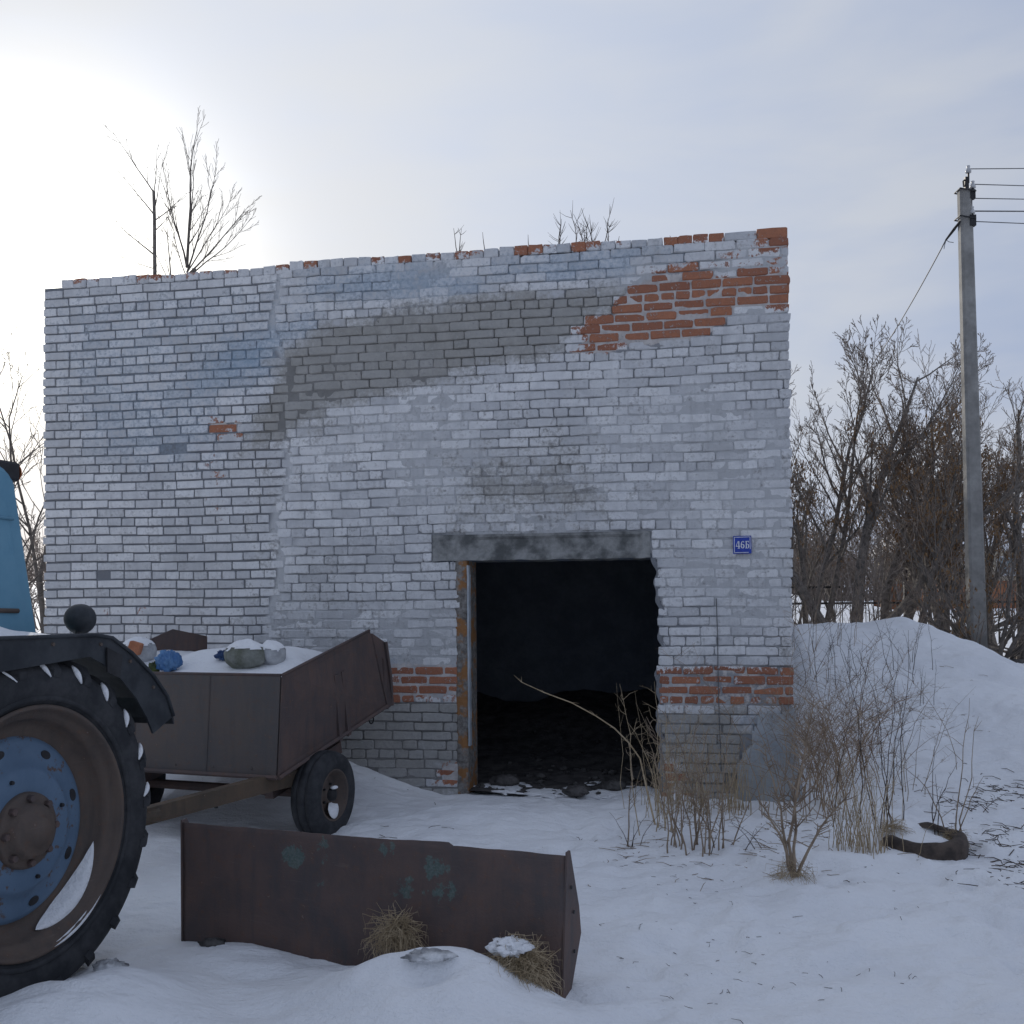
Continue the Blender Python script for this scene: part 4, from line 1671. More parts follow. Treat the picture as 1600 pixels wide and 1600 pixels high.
nb_ = at(434, 1219, 6.9)
nt_ = at(441, 1055, 6.9)
ft_ = at(577, 985, 8.25)
fb_ = at(603, 1106, 8.33)
SD = Vector((-0.935, 0.355, 0)).normalized() * 1.75
th = 0.01
mb = MB()
mb.plate([nb_, fb_, ft_, nt_], th)
rs_ = tpart(mb, 'side_panel', M['rust'])
mb = MB()
peak = at(270, 983, 8.45)
rl_b, rl_t = fb_ + SD, ft_ + SD
rl_t = at(323, 994, 8.9)
mb.plate([nb_ + SD, nt_ + SD + Vector((0, 0, 0)), peak, rl_t, fb_ + SD], th)
tpart(mb, 'side_panel', M['rust'])
mb = MB()
e_ = SD.normalized() * 0.012
mb.plate([nb_ + e_, nt_ + e_, nt_ + SD - e_, nb_ + SD - e_], th)
tpart(mb, 'front_panel', M['rust_grey'])
mb = MB()
mb.plate([fb_ + e_, fb_ + e_ + Vector((0, 0.01, 0.40)), fb_ + SD - e_ + Vector((0, 0.01, 0.40)), fb_ + SD - e_], th)
tpart(mb, 'tail_panel', M['rust'])
mb = MB()
up = Vector((0, 0, 0.02))
mb.plate([nb_ + up, nb_ + SD + up, fb_ + SD + up, fb_ + up], 0.012)
tpart(mb, 'bed', M['rust'])
# folded tailboard standing past the end, with its hinge post
mb = MB()
a1, a2, a3, a4 = at(579, 990, 8.27), at(598, 1003, 8.42), at(612, 1100, 8.50), at(604, 1108, 8.35)
mb.plate([a1, a2, a3, a4], 0.03)
tb = tpart(mb, 'tailboard_edge', M['rust'])
mb = MB()
mb.tube([at(603, 1003, 8.40), at(611, 1060, 8.45), at(613, 1102, 8.48)], 0.014, 6)
tpart(mb, 'hinge_rod', M['rust'], tb)
# stiffening ribs on the side
for f in (0.52, 0.60):
    p0 = nb_.lerp(fb_, f)
    p1 = nt_.lerp(ft_, f)
    out = (-SD.normalized()) * 0.022
    mb = MB()
    lo, hi = p0.lerp(p1, -0.02), p0.lerp(p1, 0.72)
    w_ = (fb_ - nb_).normalized() * 0.022
    mb.add([lo - w_, lo + w_, hi + w_, hi - w_, lo - w_ + out, lo + w_ + out, hi + w_ + out, hi - w_ + out],
           [(0, 1, 5, 4), (1, 2, 6, 5), (2, 3, 7, 6), (3, 0, 4, 7), (4, 5, 6, 7)])
    tpart(mb, 'rib', M['rust'], rs_)
# rails along the lower edges of the box and a row of rivets on the front
for (q0, q1) in ((nb_ + Vector((0, 0, .02)), nb_ + SD + Vector((0, 0, .02))), (nb_ + Vector((0, 0, .015)), fb_ + Vector((0, 0, .015)))):
    mb = MB()
    o_ = (-(fb_ - nb_).normalized() * 0.014) if (q1 - q0).dot(SD) > 0.5 else (-SD.normalized() * 0.014)
    mb.tube([q0 + o_, q1 + o_], 0.016, 4)
    tpart(mb, 'bottom_rail', M['rust'])
for f in (0.12, 0.30, 0.48, 0.66, 0.84):
    c_ = nb_.lerp(nt_, 0.10) + SD * f - (fb_ - nb_).normalized() * 0.007
    mb = MB()
    mb.lathe([(0.0, -0.006), (0.007, -0.005), (0.009, 0.0)], 8, Matrix.Translation(c_) @ Matrix.Rotation(math.atan2(SD.y, SD.x) + math.pi, 4, 'Z'))
    tpart(mb, 'rivet', M['rust_grey'])
for f in (0.33, 0.69):
    c0_ = nb_ + SD * f - (fb_ - nb_).normalized() * 0.006
    c1_ = nt_ + SD * f - (fb_ - nb_).normalized() * 0.006
    mb = MB()
    mb.tube([c0_.lerp(c1_, k / 12) + Vector((random.uniform(-.002, .002), 0, 0)) for k in range(13)], 0.004, 5)
    tpart(mb, 'weld_seam', M['rust_grey'])
# bent corner angle on the front right edge, rolled top rims
mb = MB()
mb.tube([nt_, ft_], 0.011, 6)
tpart(mb, 'top_rim', M['rust'], rs_, True)
mb = MB()
mb.tube([nt_ + e_, nt_ + SD - e_], 0.011, 6)
tpart(mb, 'top_rim', M['rust'], None, True)
# lashing rings under the side
for (px, py, Y) in ((478, 1196, 7.2), (580, 1124, 8.15)):
    c = at(px, py, Y)
    mb = MB()
    mb.tube([c + Vector((0.018 * math.cos(a), 0, 0.034 * math.sin(a))) for a in [2 * math.pi * k / 14 for k in range(15)]], 0.006, 5)
    tpart(mb, 'lashing_ring', M['black'], None, True)
# A-frame drawbar and chassis rails
tip = at(215, 1278, 6.05)
for (p, sm) in ((at(425, 1222, 7.0), 0), (nb_ + SD * 0.92 + Vector((0, 0.1, -0.05)), 1)):
    d = (tip - p)
    mb = MB()
    hgt = Vector((0, 0, 0.055))
    sidev = d.cross(Vector((0, 0, 1))).normalized() * 0.035
    ext = (p - tip).normalized() * 0.7
    p2 = p + Vector((ext.x, ext.y, 0.0))
    ps = []
    for q, k in ((tip, 0.9), (p, 1.0), (p2, 1.0)):
        ps += [q - sidev - hgt * k, q + sidev - hgt * k, q + sidev + hgt * k, q - sidev + hgt * k]
    fs = [(3, 2, 1, 0), (8, 9, 10, 11)]
    for r in range(2):
        for i in range(4):
            j = (i + 1) % 4
            fs.append((r * 4 + i, r * 4 + j, r * 4 + 4 + j, r * 4 + 4 + i))
    mb.add(ps, fs)
    tpart(mb, 'drawbar', M['drawbar'])
mb = MB()
mb.tube([tip + Vector((-0.25, -0.15, 0)), tip, tip + Vector((0.1, 0.08, 0))], 0.04, 8)
tpart(mb, 'coupling', M['drawbar'])
ax = at(506, 1241, 7.35)
axd = Vector((0.935, -0.355, 0)).normalized()
mb = MB()
mb.tube([ax - axd * 0.05, ax - axd * 1.75], 0.035, 8)
tpart(mb, 'axle', M['rust'])
for k in (0.25, 1.45):
    c = ax - axd * k
    mb = MB()
    ld = (fb_ - nb_)
    ld.z = 0
    ld.normalize()
    top = Vector((0, 0, 0.17))
    mb.box((0, 0, 0), (0.95, 0.07, 0.09), Matrix.Translation(c + Vector((0, 0, 0.15)) + ld * 0.15) @ Matrix.Rotation(math.atan2(ld.y, ld.x), 4, 'Z') @ Matrix.Rotation(math.radians(-12), 4, 'Y'))
    tpart(mb, 'chassis_rail', M['rust'])
# hanging hook under the front
mb = MB()
hk = at(338, 1250, 6.9)
mb.tube([hk + Vector((0.03 * math.cos(a), 0, 0.03 * math.sin(a) - 0.02)) for a in [math.pi * (0.1 + 1.5 * k / 10) for k in range(11)]], 0.008, 5)
tpart(mb, 'hook', M['black'])


def trailer_wheel(c, out):
    wh2 = empty('wheel', tuple(c + TI))
    wh2.parent = TLR
    wh2.rotation_euler = (0, 0, math.atan2(out.y, out.x) + math.pi / 2)   # local -Y points outward
    mb = MB()
    pr = [(0.170, -0.075), (0.185, -0.092), (0.225, -0.104), (0.270, -0.100), (0.298, -0.085), (0.310, -0.055), (0.3115, -0.04), (0.303, -0.036), (0.303, -0.028), (0.313, -0.024), (0.314, 0.0)]
    pr = pr + [(r, -y) for r, y in pr[-2::-1]]
    mb.lathe(pr, 56)
    mb.build('tyre', M['rubber'], wh2, True)
    mb = MB()
    mb.lathe([(0.188, -0.088), (0.183, -0.096), (0.172, -0.090), (0.166, -0.060), (0.150, -0.050), (0.142, -0.020), (0.120, -0.012), (0.095, -0.030), (0.06, -0.036), (0.058, -0.052), (0.0, -0.056)], 40)
    mb.build('rim', M['rust_brown'], wh2, True)
    mb = MB()
    mb.lathe([(0.045, -0.05), (0.042, -0.085), (0.025, -0.095), (0.0, -0.097)], 16)
    hb = mb.build('hub', M['black'], wh2, True)
    for k in range(5):
        a = 2 * math.pi * k / 5
        mb = MB()
        mb.lathe([(0.0, -0.018), (0.008, -0.018), (0.009, 0.0)], 6, Matrix.Translation((0.078 * math.cos(a), -0.034, 0.078 * math.sin(a))))
        mb.build('bolt', M['black'], hb)
    return wh2


tw = trailer_wheel(ax, axd)
trailer_wheel(ax - axd * 1.72, -axd)
# snow lodged in the wheel
mb = MB()
ring_patch(mb, 0.05, 0.168, -0.045, -0.088, math.radians(-120), math.radians(-45), 24, 0.012, 9)
mb.build('snow_patch', M['snow'], tw, True)
mb = MB()
mb.blob((0.005, -0.082, 0.052), (0.035, 0.025, 0.014), 4, 10, 6)
mb.build('snow_patch', M['snow'], tw, True)

# load: snow heap filling the box
mb = MB()
NU_, NV_ = 44, 40
vs, fs = [], []
for i in range(NU_ + 1):
    s = 0.015 + 0.97 * i / NU_
    for j in range(NV_ + 1):
        t = 0.015 + 0.97 * j / NV_
        base = nb_.lerp(fb_, t) + SD * s
        top = nt_.lerp(ft_, t) + SD * s
        x, y = top.x, top.y
        edge = min(s, 1 - s, t * 1.2, 1.0)
        lvl = nt_.z - 0.012 + 0.13 * float(sstep(0.03, 0.45, t)) - 0.02 * float(sstep(.7, 1, t))
        lvl += 0.05 * float(np.exp(-((s - 0.38) / 0.22) ** 2 - ((t - 0.5) / 0.3) ** 2))
        lvl -= 0.12 * float(np.exp(-((s - 0.02) / 0.12) ** 2)) * float(sstep(0.1, 0.5, t))
        lvl -= 0.05 * float(np.exp(-((s - 0.78) / 0.10) ** 2)) 
        lvl += 0.06 * (float(fbm(s * 5, t * 5, 57, 4)) - 0.5)
        rimz = top.z - 0.01 if s < 0.04 else 9
        p = base.lerp(top, 0.9)
        vs.append((p.x, p.y, min(lvl, rimz)))
for i in range(NU_):
    for j in range(NV_):
        a = i * (NV_ + 1) + j
        fs.append((a, a + 1, a + NV_ + 2, a + NV_ + 1))
mb.add(vs, fs)
load = mb.build('snow_heap', M['snow'], None, True, 'stuff')
load['label'] = 'snow heaped inside the rusty trailer box'
load['category'] = 'snow'


# sacks and bags in the load
def sack(name, px, py, Y, size, mat, label, cat, seed, amp=0.18, snowcap=True, freq=2.3):
    c = at(px, py, Y)
    mb = MB()
    mb.blob((0, 0, size[2] * 0.9), size, seed, 44, 30, amp, None, freq)
    # gathered creases
    o = mb.build(name, mat, None, True)
    o.location = (c.x, c.y, c.z - size[2] * 0.9)
    tag(o, label, cat)
    if snowcap:
        m2 = MB()
        k = 1.04
        vs = []
        for p in mb.v:
            vs.append((p[0] * k, p[1] * k, size[2] * 0.9 + (p[2] - size[2] * 0.9) * k))
        keep = set(i for i, p in enumerate(vs) if p[2] > size[2] * (1.30 + 0.55 * (float(fbm(p[0] * 22, p[1] * 22 + 3, seed + 5, 3)) - 0.5)))
        fs = [f for f in mb.f if all(i in keep for i in f)]
        m2.v = vs
        m2.f = fs
        m2.build('snow_cap', M['snow'], o, True)
    return o


sack('stuffed_sack', 388, 1024, 7.35, (0.165, 0.14, 0.105), M['sack'], 'bulging grey green sack half covered with snow in the trailer', 'sack', 3)
sack('stuffed_sack', 424, 1024, 7.42, (0.10, 0.13, 0.10), M['sack_grey'], 'pale grey sack slumped against the grey green sack in the trailer', 'sack', 8)
sack('snowy_bag', 218, 1018, 7.9, (0.13, 0.12, 0.11), M['sack_grey'], 'white snowy bag beside the orange carton behind the fender', 'bag', 12, 0.15)
sack('plastic_bag', 263, 1033, 7.5, (0.085, 0.07, 0.075), M['blue_bag'], 'crumpled light blue plastic bag on the trailer snow', 'bag', 16, 0.42, False, 4.5)
sack('plastic_bag', 350, 1024, 7.5, (0.055, 0.05, 0.035), M['dark_blue_bag'], 'dark blue scrap of plastic next to the bulging sack', 'bag', 18, 0.5, False, 5.0)
sack('plastic_bag', 240, 1045, 7.5, (0.04, 0.04, 0.045), M['green_bag'], 'small dark green bag left of the light blue plastic bag', 'bag', 22, 0.5, False, 5.0)
mb = MB()
mb.box((0, 0, 0.04), (0.09, 0.07, 0.09), Matrix.Rotation(0.3, 4, 'Y'), 0.006)
cb = mb.build('carton', M['card'], None)
cc = at(209, 1012, 7.75)
cb.location = (cc.x, cc.y, cc.z - 0.04)
tag(cb, 'small orange carton poking out of the trailer snow by the fender', 'carton')

# ------------------------------------------------------------------ rusty steel trough in the foreground
TG = empty('steel_trough', tuple((BOARD_A + BOARD_B) / 2))
tag(TG, 'rusty brown sheet steel trough lying on its side in the snow', 'trough')
GI = -TG.location
bA, bB = BOARD_A.copy(), BOARD_B.copy()
tA, tB = at(285, 1285, 4.93), at(884, 1336, 4.24)
lo_drop = Vector((0, 0, -0.12))
alongv = (bB - bA).normalized()
backv = Vector((-alongv.y, alongv.x, 0)).normalized()
if backv.y < 0:
    backv = -backv
# front sheet as a fine grid so that it can be gently buckled and torn along the top
mb = MB()
NXb, NZb = 90, 30
for d in (0, 1):
    for j in range(NZb + 1):
        for i in range(NXb + 1):
            s, t = i / NXb, j / NZb
            p = (bA + lo_drop).lerp(bB + lo_drop, s).lerp(tA.lerp(tB, s), t)
            buck = 0.012 * (float(fbm(s * 4, t * 3, 101, 3)) - 0.5) * 2
            if j == NZb:
                p.z += 0.006 * (float(fbm(s * 22, 0, 103, 3)) - 0.5) + (0.010 if s < 0.73 else -0.004) * float(sstep(0.55, 0.72, s))
            p = p + backv * (buck + (0.008 if d else 0))
            mb.v.append(tuple(p + GI))
Np = (NXb + 1) * (NZb + 1)
for j in range(NZb):
    for i in range(NXb):
        a = j * (NXb + 1) + i
        mb.f.append((a, a + 1, a + NXb + 2, a + NXb + 1))
        mb.f.append((Np + a, Np + a + NXb + 1, Np + a + NXb + 2, Np + a + 1))
for i in range(NXb):
    a = NZb * (NXb + 1) + i
    mb.f.append((a, a + 1, Np + a + 1, Np + a))
for j in range(NZb):
    a = j * (NXb + 1)
    mb.f.append((a, a + NXb + 1, Np + a + NXb + 1, Np + a))
    a += NXb
    mb.f.append((a, Np + a, Np + a + NXb + 1, a + NXb + 1))
fsheet = mb.build('front_sheet', M['rust_teal'], TG, True)
# remains of teal paint
pw = np.array([tuple(Vector(p) - GI) for p in mb.v])
px_, py_ = project(pw)
tm = np.zeros(len(pw))
for (cx, cy, rx, ry, s) in ((458, 1338, 26, 22, 0.80), (604, 1326, 16, 18, 0.75), (680, 1358, 30, 28, 0.70), (632, 1388, 28, 26, 0.62), (690, 1392, 38, 24, 0.62), (505, 1330, 14, 32, 0.55), (503, 1380, 14, 18, 0.5)):
    tm = np.maximum(tm, s * np.exp(-(((px_ - cx) / rx) ** 2 + ((py_ - cy) / ry) ** 2) ** 1.5))
set_attr(fsheet.data, 'tealmask', np.stack([tm, tm, tm, np.ones(len(tm))], 1))
# end plates
for (b0, t0, sgn) in ((bB, tB, 1), (bA, tA, -1)):
    out = alongv * 0.004 * sgn
    mid = b0.lerp(t0, 0.33) + backv * 0.235
    low = b0 + backv * 0.05 + lo_drop * 0.6
    mb = MB()
    mb.plate([b0 + lo_drop + out, b0 + backv * 0.06 + lo_drop * 0.9 + out, mid + out, t0.lerp(b0, 0.45) + backv * 0.19 + out, t0 + backv * 0.035 + Vector((0, 0, .012)) + out, t0 + Vector((0, 0, .012)) + out - backv * 0.004], 0.008)
    mb.v = [tuple(Vector(p) + GI) for p in mb.v]
    ep = mb.build('end_plate', M['rust'], TG)
    for (f1, f2) in ((0.55, 0.10), (0.25, 0.13), (0.75, 0.05)):
        c = b0.lerp(t0, f1) + backv * f2 + out * 2
        m2 = MB()
        ang = math.atan2(alongv.y, alongv.x)
        m2.lathe([(0.0, -0.004), (0.008, -0.004), (0.009, 0.0)], 8, Matrix.Translation(c + GI + alongv * sgn * 0.005) @ Matrix.Rotation(ang + math.pi / 2 * sgn, 4, 'Z'))
        m2.build('bolt_hole', M['black'], ep)
# back sheet, leaning inwards behind
mb = MB()
mb.plate([bA + lo_drop + backv * 0.03 + alongv * .01, bB + lo_drop + backv * 0.03 - alongv * .01, bB.lerp(tB, 0.35) + backv * 0.22 - alongv * .01, bA.lerp(tA, 0.35) + backv * 0.22 + alongv * .01], 0.008)
mb.v = [tuple(Vector(p) + GI) for p in mb.v]
mb.build('back_sheet', M['rust'], TG)


# ------------------------------------------------------------------ straw and weeds
def straw_pile(name, px, py, Y, w_, h_, n, label, seed, mat='straw', snowy=False, lean=0.0, group=None, cat='hay'):
    r = random.Random(seed)
    c = at(px, py, Y)
    mb = MB()
    for k in range(n):
        a = r.uniform(0, 2 * math.pi)
        ph = math.acos(r.random())
        rad = (r.uniform(0.2, 1.0) ** 0.6) * (0.75 + 0.5 * float(vnoise(math.cos(a) * 2 + 9, math.sin(a) * 2 + ph * 2, seed)))
        q = Vector((math.sin(ph) * math.cos(a), math.sin(ph) * math.sin(a), math.cos(ph))) * rad
        p = Vector((q.x * w_, q.y * w_ * 0.55, q.z * h_))
        d = Vector((q.x * 0.8 + r.gauss(0, .55), q.y * 0.5 + r.gauss(0, 0.4), -abs(r.gauss(0.6, 0.6)) * (1 - 0.6 * q.z) + 0.5 * q.z)).normalized()
        L = r.uniform(0.05, 0.15)
        bend = Vector((r.gauss(0, .2), r.gauss(0, .2), r.uniform(-0.5, 0.1))) * L
        pts = [p - d * L / 2, p + bend * 0.15, p + d * L / 2 + bend * 0.4]
        pts.append(pts[-1] + Vector((r.gauss(0, .3), r.gauss(0, .2), -0.8)).normalized() * L * r.uniform(0.1, 0.5))
        tk = r.uniform(0.5, 1.1)
        mb.tube(pts, [0.0011 * tk, 0.0015 * tk, 0.0011 * tk, 0.0005], 3, None, False)
    o = mb.build(name, M[mat], None)
    o.location = c
    tag(o, label, cat, group)
    if snowy:
        m2 = MB()
        m2.blob((-0.02, -0.01, h_ * 0.84), (w_ * 0.50, 0.055, 0.03), seed, 30, 14, 0.7, None, 5.0)
        m2.build('snow_cap', M['snow'], o, True)
    return o


straw_pile('hay_clump', 806, 1540, 4.13, 0.15, 0.19, 900, 'larger straw heap at the right end of the rusty trough', 31, 'straw', True)
straw_pile('hay_clump', 622, 1478, 4.36, 0.11, 0.15, 420, 'smaller straw tuft behind the snow heap before the rusty trough', 32)


def weed(name, base, stems, label, seed, mat='stem', cat='weed', group=None, thick=0.0035):
    """stems: (height, lean vector xy, bend, side twigs, droop); base world xy, stands on the snow"""
    r = random.Random(seed)
    mb = MB()
    for st in stems:
        H, lx, ly, twigs, ox, oy = st
        droop = abs(r.gauss(0.9, 0.6)) if cat == 'bush' else (abs(r.gauss(0, 0.7)) if cat == 'grass' else abs(r.gauss(0, .25)))
        p = Vector((ox, oy, -0.05))
        n = 9
        pts, rad = [], []
        cur = Vector((lx * 0.3, ly * 0.3, 1.0))
        for i in range(n + 1):
            f = i / n
            pts.append(p.copy())
            rad.append(thick * (1 - 0.78 * f))
            dirv = Vector((lx * (0.4 + 0.9 * f), ly * (0.4 + 0.9 * f), 1.0 - droop * f * f)) + Vector((r.gauss(0, .10), r.gauss(0, .10), 0))
            p = p + dirv.normalized() * (H * 1.05 / n)
        mb.tube(pts, rad, 4, None, False)
        for k in range(twigs):
            f = r.uniform(0.3, 0.97)
            i = min(int(f * n), n - 1)
            q = pts[i].lerp(pts[i + 1], f * n - i)
            a = r.uniform(0, 2 * math.pi)
            L = H * r.uniform(0.10, 0.30) * (1.15 - f * 0.7)
            d = Vector((math.cos(a), math.sin(a) * 0.8, r.uniform(0.3, 1.1))).normalized()
            q1 = q + d * L * 0.5 + Vector((0, 0, r.uniform(-.01, .01)))
            q2 = q1 + (d + Vector((r.gauss(0, .3), r.gauss(0, .3), r.uniform(-0.5, 0.4)))).normalized() * L * 0.5
            tr = thick * 0.38
            mb.tube([q, q1, q2], [tr, tr * 0.8, tr * 0.4], 3, None, False)
            for m_ in range(r.randint(0, 3)):
                s0 = q.lerp(q1, r.random()) if r.random() < .5 else q1.lerp(q2, r.random())
                s1 = s0 + Vector((r.gauss(0, 1), r.gauss(0, 1), r.gauss(0.5, .7))).normalized() * L * 0.3
                mb.tube([s0, s1], [tr * 0.6, tr * 0.3], 3, None, False)
    o = mb.build(name, M[mat], None)
    o.location = (base[0], base[1], gz(base[0], base[1]))
    tag(o, label, cat, group)
    return o


def gpt(px, py, Y):
    p = at(px, py, Y)
    return (p.x, p.y)


def ground_at(px, py):
    """where a photo sight line meets the snow"""
    d = at(px, py, 1.0) - EYE
    lo = 2.0
    Y = 2.5
    while Y < 30:
        p = EYE + d * Y
        if p.z < gz(p.x, p.y):
            break
        Y += 0.02
    return (p.x, p.y)


rw = random.Random(77)


def rstems(n, hmin, hmax, spread, lean, twigs, cx=0.0, cy=0.0, bias=(0, 0)):
    out = []
    for k in range(n):
        ox, oy = rw.gauss(0, spread), rw.gauss(0, spread * 0.9)
        out.append((rw.uniform(hmin, hmax), bias[0] + rw.gauss(0, lean), bias[1] + rw.gauss(0, lean * 0.6), rw.randint(*twigs), cx + ox, cy + oy))
    return out


# long arching bare stem across the doorway
mb = MB()
pts = [at(1000, 1185, 7.95), at(982, 1160, 7.93), at(960, 1138, 7.9), at(930, 1118, 7.88), at(893, 1098, 7.86), at(850, 1082, 7.84), at(815, 1066, 7.82), at(803, 1055, 7.8)]
root = ground_at(1026, 1290)
pts = [Vector((root[0], root[1], gz(*root) - 0.05)), at(1012, 1240, 7.4)] + pts
bp = pts[0].copy()
mb.tube([p - bp for p in pts], [0.007, 0.0068, 0.0062, 0.006, 0.0055, 0.005, 0.0045, 0.004, 0.003, 0.0015], 5)
for k in range(9):
    i = rw.randint(2, 8)
    q = pts[i] - bp
    d = Vector((rw.gauss(-0.3, .6), rw.gauss(0, .4), rw.gauss(0, .7))).normalized()
    L = rw.uniform(0.03, 0.09)
    mb.tube([q, q + d * L * .5, q + d * L + Vector((0, 0, -.01))], [0.002, 0.0015, 0.0007], 3)
o = mb.build('arching_stem', M['straw'], None)
o.location = bp
tag(o, 'long pale bare stem arching left across the dark doorway', 'stem')

b1 = ground_at(1028, 1298)
weed('dry_weed', b1, rstems(7, 0.55, 1.05, 0.05, 0.16, (4, 9), bias=(0.02, 0)), 'thin pale weed before the right edge of the doorway', 101, 'straw', thick=0.004)
b1 = ground_at(1083, 1330)
weed('dry_weed', b1, [(0.62, 0.06, 0.0, 18, 0, 0), (0.8, 0.18, 0.1, 14, 0, 0), (0.7, -0.25, 0.1, 12, 0, 0)] + rstems(22, 0.35, 0.95, 0.10, 0.32, (5, 12)), 'bushy dry weed with a thick stem before the right pier', 102, 'stem', thick=0.0055)
b1 = ground_at(1135, 1268)
weed('dry_grass', b1, rstems(90, 0.25, 0.72, 0.15, 0.2, (0, 2)), 'pale tuft of tall dry grass against the plastered corner', 103, 'straw', 'grass', thick=0.0026)
b1 = ground_at(1060, 1262)
weed('dry_grass', b1, rstems(90, 0.25, 0.95, 0.16, 0.28, (0, 4)), 'thin tangled dry grass at the foot of the right doorway edge', 104, 'straw', 'grass', thick=0.0024)
# young woody sapling in front of the corner
b1 = ground_at(1240, 1372)
weed('sapling', b1, [(1.05, 0.10, 0.05, 30, 0, 0), (0.62, 0.75, 0.1, 18, 0.01, 0), (0.55, -0.55, 0.1, 12, 0, 0), (0.9, 0.32, 0.1, 24, 0, 0), (0.75, -0.18, 0.15, 16, 0, 0)], 'woody sapling rising alone from straw before the plastered corner', 105, 'stem', 'sapling', thick=0.011)
straw_pile('straw_tuft', 1240, 1372, b1[1], 0.13, 0.10, 150, 'ring of straw round the foot of the woody sapling', 106, cat='straw')
# dense thicket right of the corner
b1 = ground_at(1288, 1250)
weed('bramble', b1, rstems(22, 0.5, 1.2, 0.10, 0.35, (12, 24), bias=(0.12, 0.25)), 'thick brown twigs pressed against the right side of the corner', 119, 'thicket', 'bush', thick=0.0036)
b1 = ground_at(1290, 1275)
weed('bramble', b1, rstems(36, 0.7, 1.65, 0.26, 0.5, (10, 24), bias=(-0.05, 0.15)), 'dense brown tangle of thin twigs growing beside the building corner', 107, 'thicket', 'bush', thick=0.0036)
b1 = ground_at(1310, 1215)
weed('bramble', b1, rstems(40, 0.6, 1.3, 0.28, 0.7, (12, 26), bias=(-0.10, 0.1)), 'lower tangle of drooping twigs behind the dense corner bush', 108, 'seed', 'bush', thick=0.0034)
b1 = ground_at(1345, 1330)
weed('dry_grass', b1, rstems(80, 0.2, 0.75, 0.10, 0.2, (0, 2)), 'pale upright grass clump between the corner bush and the buried tyre', 109, 'straw', 'grass', thick=0.0026)
b1 = ground_at(1375, 1290)
weed('dry_weed', b1, rstems(9, 0.8, 1.35, 0.13, 0.14, (3, 8), bias=(0.05, 0.05)), 'tall dark leafless stalks left of the half buried tyre', 110, 'stem_dark', thick=0.0042)
b1 = ground_at(1495, 1322)
weed('dry_weed', b1, [(0.95, 0.12, 0.05, 3, 0, 0), (0.85, 0.16, 0.0, 2, 0.02, 0), (0.5, 0.45, 0, 2, 0.0, 0), (0.6, -0.55, 0.2, 4, 0, 0.1)], 'two tall straight stalks standing at the right side of the buried tyre', 111, 'stem', thick=0.0055)
b1 = ground_at(1460, 1310)
weed('dry_weed', b1, [(0.62, 0.02, 0.02, 1, 0, 0), (0.45, -0.05, 0.0, 1, 0.03, 0), (0.55, 0.55, 0.2, 4, 0, 0.1)], 'short dark stalks rising from inside the buried tyre', 112, 'stem_dark', thick=0.0045)
b1 = ground_at(1440, 1100)
weed('dry_weed', b1, rstems(4, 0.35, 0.6, 0.06, 0.25, (2, 5)), 'sparse weed alone on the snow bank above the tyre', 113, 'stem_dark', thick=0.003)
b1 = ground_at(1422, 1040)
weed('dry_weed', b1, rstems(6, 0.4, 0.75, 0.12, 0.35, (3, 7)), 'few thin stalks near the crest of the snow bank', 114, 'stem_dark', thick=0.0035)
b1 = ground_at(1330, 1060)
weed('dry_weed', b1, rstems(18, 0.4, 0.95, 0.35, 0.35, (5, 12)), 'loose weeds on the bank behind the corner bush', 115, 'stem_dark', thick=0.0035)
b1 = ground_at(985, 1325)
weed('dry_weed', b1, [(0.28, 0.55, 0.1, 2, 0, 0), (0.3, -0.5, 0.05, 1, 0, 0), (0.22, 0.1, 0, 1, .02, 0), (0.35, 0.9, 0.1, 2, 0.05, 0)], 'small bent twigs in the snow below the doorway', 116, 'stem_dark', thick=0.003)
b1 = ground_at(1160, 1330)
weed('dry_weed', b1, [(0.25, 0.9, 0.1, 3, 0, 0), (0.28, -0.9, 0.05, 2, 0.1, 0), (0.2, 1.4, 0, 2, -.1, 0.05), (0.3, -1.2, 0.1, 2, 0.15, 0), (0.2, 0.4, 0, 2, -.2, 0)], 'low broken twigs between the bushy weed and the sapling', 117, 'stem_dark', thick=0.0035)
b1 = ground_at(1530, 1270)
weed('dry_weed', b1, [(0.3, 1.6, 0.1, 3, 0, 0), (0.25, -1.4, 0.05, 2, 0.1, 0), (0.3, -2.0, .2, 2, 0, 0), (0.22, 2.2, 0, 2, -.1, 0.05)], 'flattened twigs on the snow right of the buried tyre', 118, 'stem_dark', thick=0.004)

# half buried tyre
bt = ground_at(1443, 1318)
tz = gz(*bt)
ty = empty('buried_tyre', (bt[0], bt[1], tz))
tag(ty, 'old perished tyre half buried in snow right of the building', 'tyre')
mb = MB()
pr = [(0.175, -0.05), (0.19, -0.07), (0.225, -0.08), (0.262, -0.07), (0.275, -0.04), (0.278, 0.0), (0.275, 0.04), (0.262, 0.07), (0.225, 0.08), (0.19, 0.07), (0.175, 0.05)]
mb.lathe(pr, 64, Matrix.Translation((0, 0, -0.012)) @ Matrix.Rotation(math.radians(95), 4, 'X') @ Matrix.Rotation(0.4, 4, 'Y'))
rr_ = random.Random(3)
mb.v = [(p[0] * (0.95 + 0.25 * (float(fbm(p[0] * 5 + 3, p[1] * 5, 7, 3)) - .5)), p[1] * (1 + 0.4 * (float(fbm(p[0] * 4 + 8, p[1] * 4, 9, 3)) - .5)), p[2] + 0.05 * (float(fbm(p[0] * 5, p[1] * 5 + 4, 17, 4)) - .5) - 0.07 * float(sstep(0.08, 0.28, -0.6 * p[0] + 0.8 * p[1]))) for p in mb.v]
mb.build('carcass', M['old_rubber'], ty, True)
mb = MB()
mb.blob((-0.02, 0.03, -0.005), (0.195, 0.20, 0.05), 5, 24, 10, 0.25)
mb.build('snow_fill', M['snow'], ty, True)


